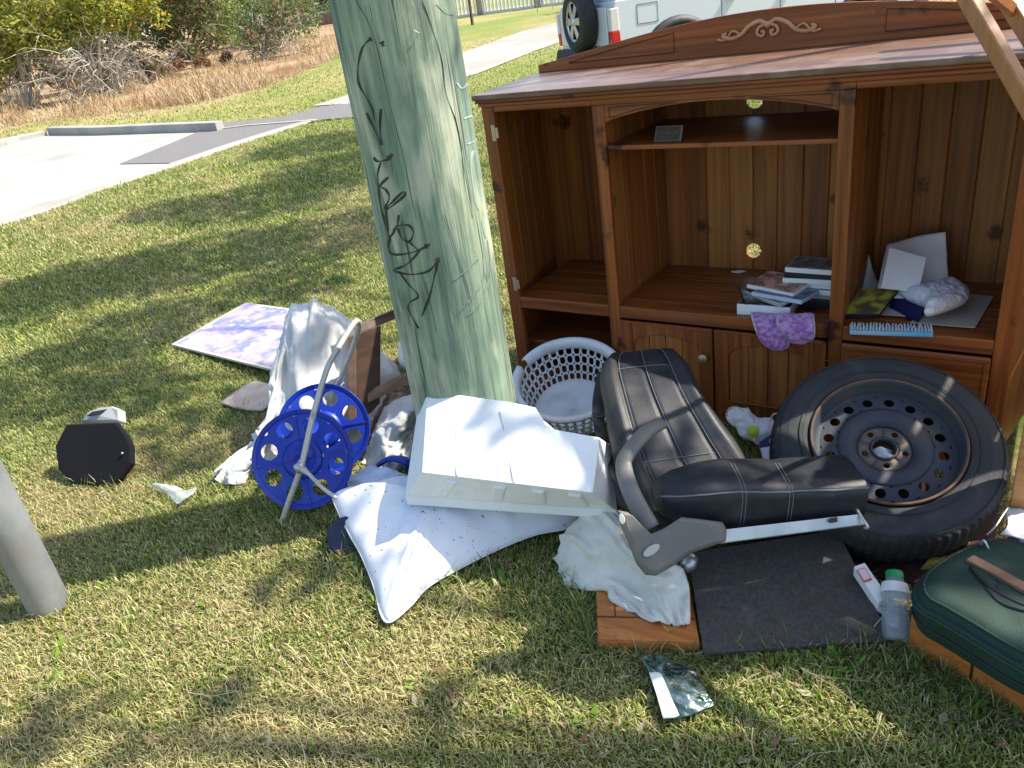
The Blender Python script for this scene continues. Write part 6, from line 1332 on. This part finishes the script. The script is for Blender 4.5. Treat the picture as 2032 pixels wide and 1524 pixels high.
def house():
    g0 = G(650, 48); t = thing('brick_house', g0, 'low red brick house with pale roof at the top of the bank, left of pole', 'house')
    r = Vector((.8, .6, 0)); bk = Vector((-.6, .8, 0)); z_ = Vector((0, 0, 1)); o = g0 - r * 5
    def bx(nm, x0, x1, y0, y1, z0, z1, mat, par=t): return MB().hexa([o + r * x + bk * y + z_ * z for x in (x0, x1) for y in (y0, y1) for z in (z0, z1)]).build(nm, mat, par)
    mt = bpy.data.materials.new('red_brick'); mt.use_nodes = True; N = mt.node_tree.nodes; L = mt.node_tree.links; br = N.new('ShaderNodeTexBrick'); br.inputs['Scale'].default_value = 4; br.inputs['Color1'].default_value = (.26, .09, .06, 1); br.inputs['Color2'].default_value = (.32, .13, .09, 1); br.inputs['Mortar'].default_value = (.4, .35, .3, 1)
    tc = N.new('ShaderNodeTexCoord'); L.new(tc.outputs['Object'], br.inputs[0]); L.new(br.outputs[0], N['Principled BSDF'].inputs[0])
    wl = bx('wall', 0, 12, 0, 7, -.5, 2.6, mt)
    for x in (1.2, 4.2, 8): f_ = bx('window', x, x + 1.5, -.05, -.003, .9, 2.1, mPaper, wl); bx('pane', x + .1, x + 1.4, -.07, -.052, 1.0, 2.0, M_('window_pane' + str(x), (.03, .04, .05), .1), f_)
    for x in (.2, 3.0, 6.0): bx('porch_post', x, x + .12, -1.6, -1.48, -.3, 2.5, mPaper)
    m = MB(); q_ = lambda x, y, z: o + r * x + bk * y + z_ * z
    m.add([q_(-.6, -1.9, 2.5), q_(12.6, -1.9, 2.5), q_(12.6, 7.6, 2.5), q_(-.6, 7.6, 2.5), q_(2.5, 3, 4.6), q_(9.5, 3, 4.6)], [(0, 1, 5, 4), (1, 2, 5), (2, 3, 4, 5), (3, 0, 4), (3, 2, 1, 0)]); m.build('roof', M_('pale_tile_roof', (.42, .38, .33), .8, col2=(.34, .31, .27), scale=(6, 6, 6)), t)
house()
def far_tree(a, b, h, rad, lb, seed, cols=GG):
    rs = np.random.default_rng(seed); g = G(a, b) if b > 0 else None
    r = ray(a, 0); hd = math.hypot(r.x, r.y); D_ = b if b > 0 else -b
    p = Vector((r.x / hd * D_, r.y / hd * D_, 0)); p.z = float(hxy(p.x, p.y)); t = thing('far_tree', p, lb, 'tree')
    cs = [(p.x + rs.normal() * rad * .5, p.y + rs.normal() * rad * .5, p.z + h * rs.uniform(.25, 1), rad * rs.uniform(.35, .6)) for _ in range(16)]
    m = MB(); m.tube(curve([p, p + Vector((.1, 0, h * .4)), p + Vector((-.1, .1, h * .8))], 5), [.22 * (1 - .07 * i) for i in range(11)], 8)
    for c in cs[:6]: m.tube([p + Vector((0, 0, h * .3)), Vector(c[:3])], [.09, .03], 5)
    m.build('trunk', mBark, t, smooth=True); V, Q, C = leafset(cs, 6500, rs, .17, cols); npmesh('crown', V, [Q], mLeaf, C, parent=t)
for k_, (a, D_, h, rad, lb) in enumerate([(-150, -44, 6, 5, 'big green tree far behind the bank, beyond the left edge'), (120, -46, 6.5, 5, 'big dark green tree far behind the yellow green shrub'), (330, -46, 6, 5, 'green tree standing far behind the leaning dark trunk'), (500, -50, 5, 4, 'green tree far behind the thin twiggy shrub'),
    (1500, -34, 5, 4, 'dense green tree far behind the roof of the white car'), (1780, -30, 5, 4, 'leafy green tree behind the right end of the cabinet crest'), (1980, -30, 5, 4, 'leafy green tree far behind the leaning bed frame rails')]):
    far_tree(a, D_, h, rad, lb, 40 + k_)
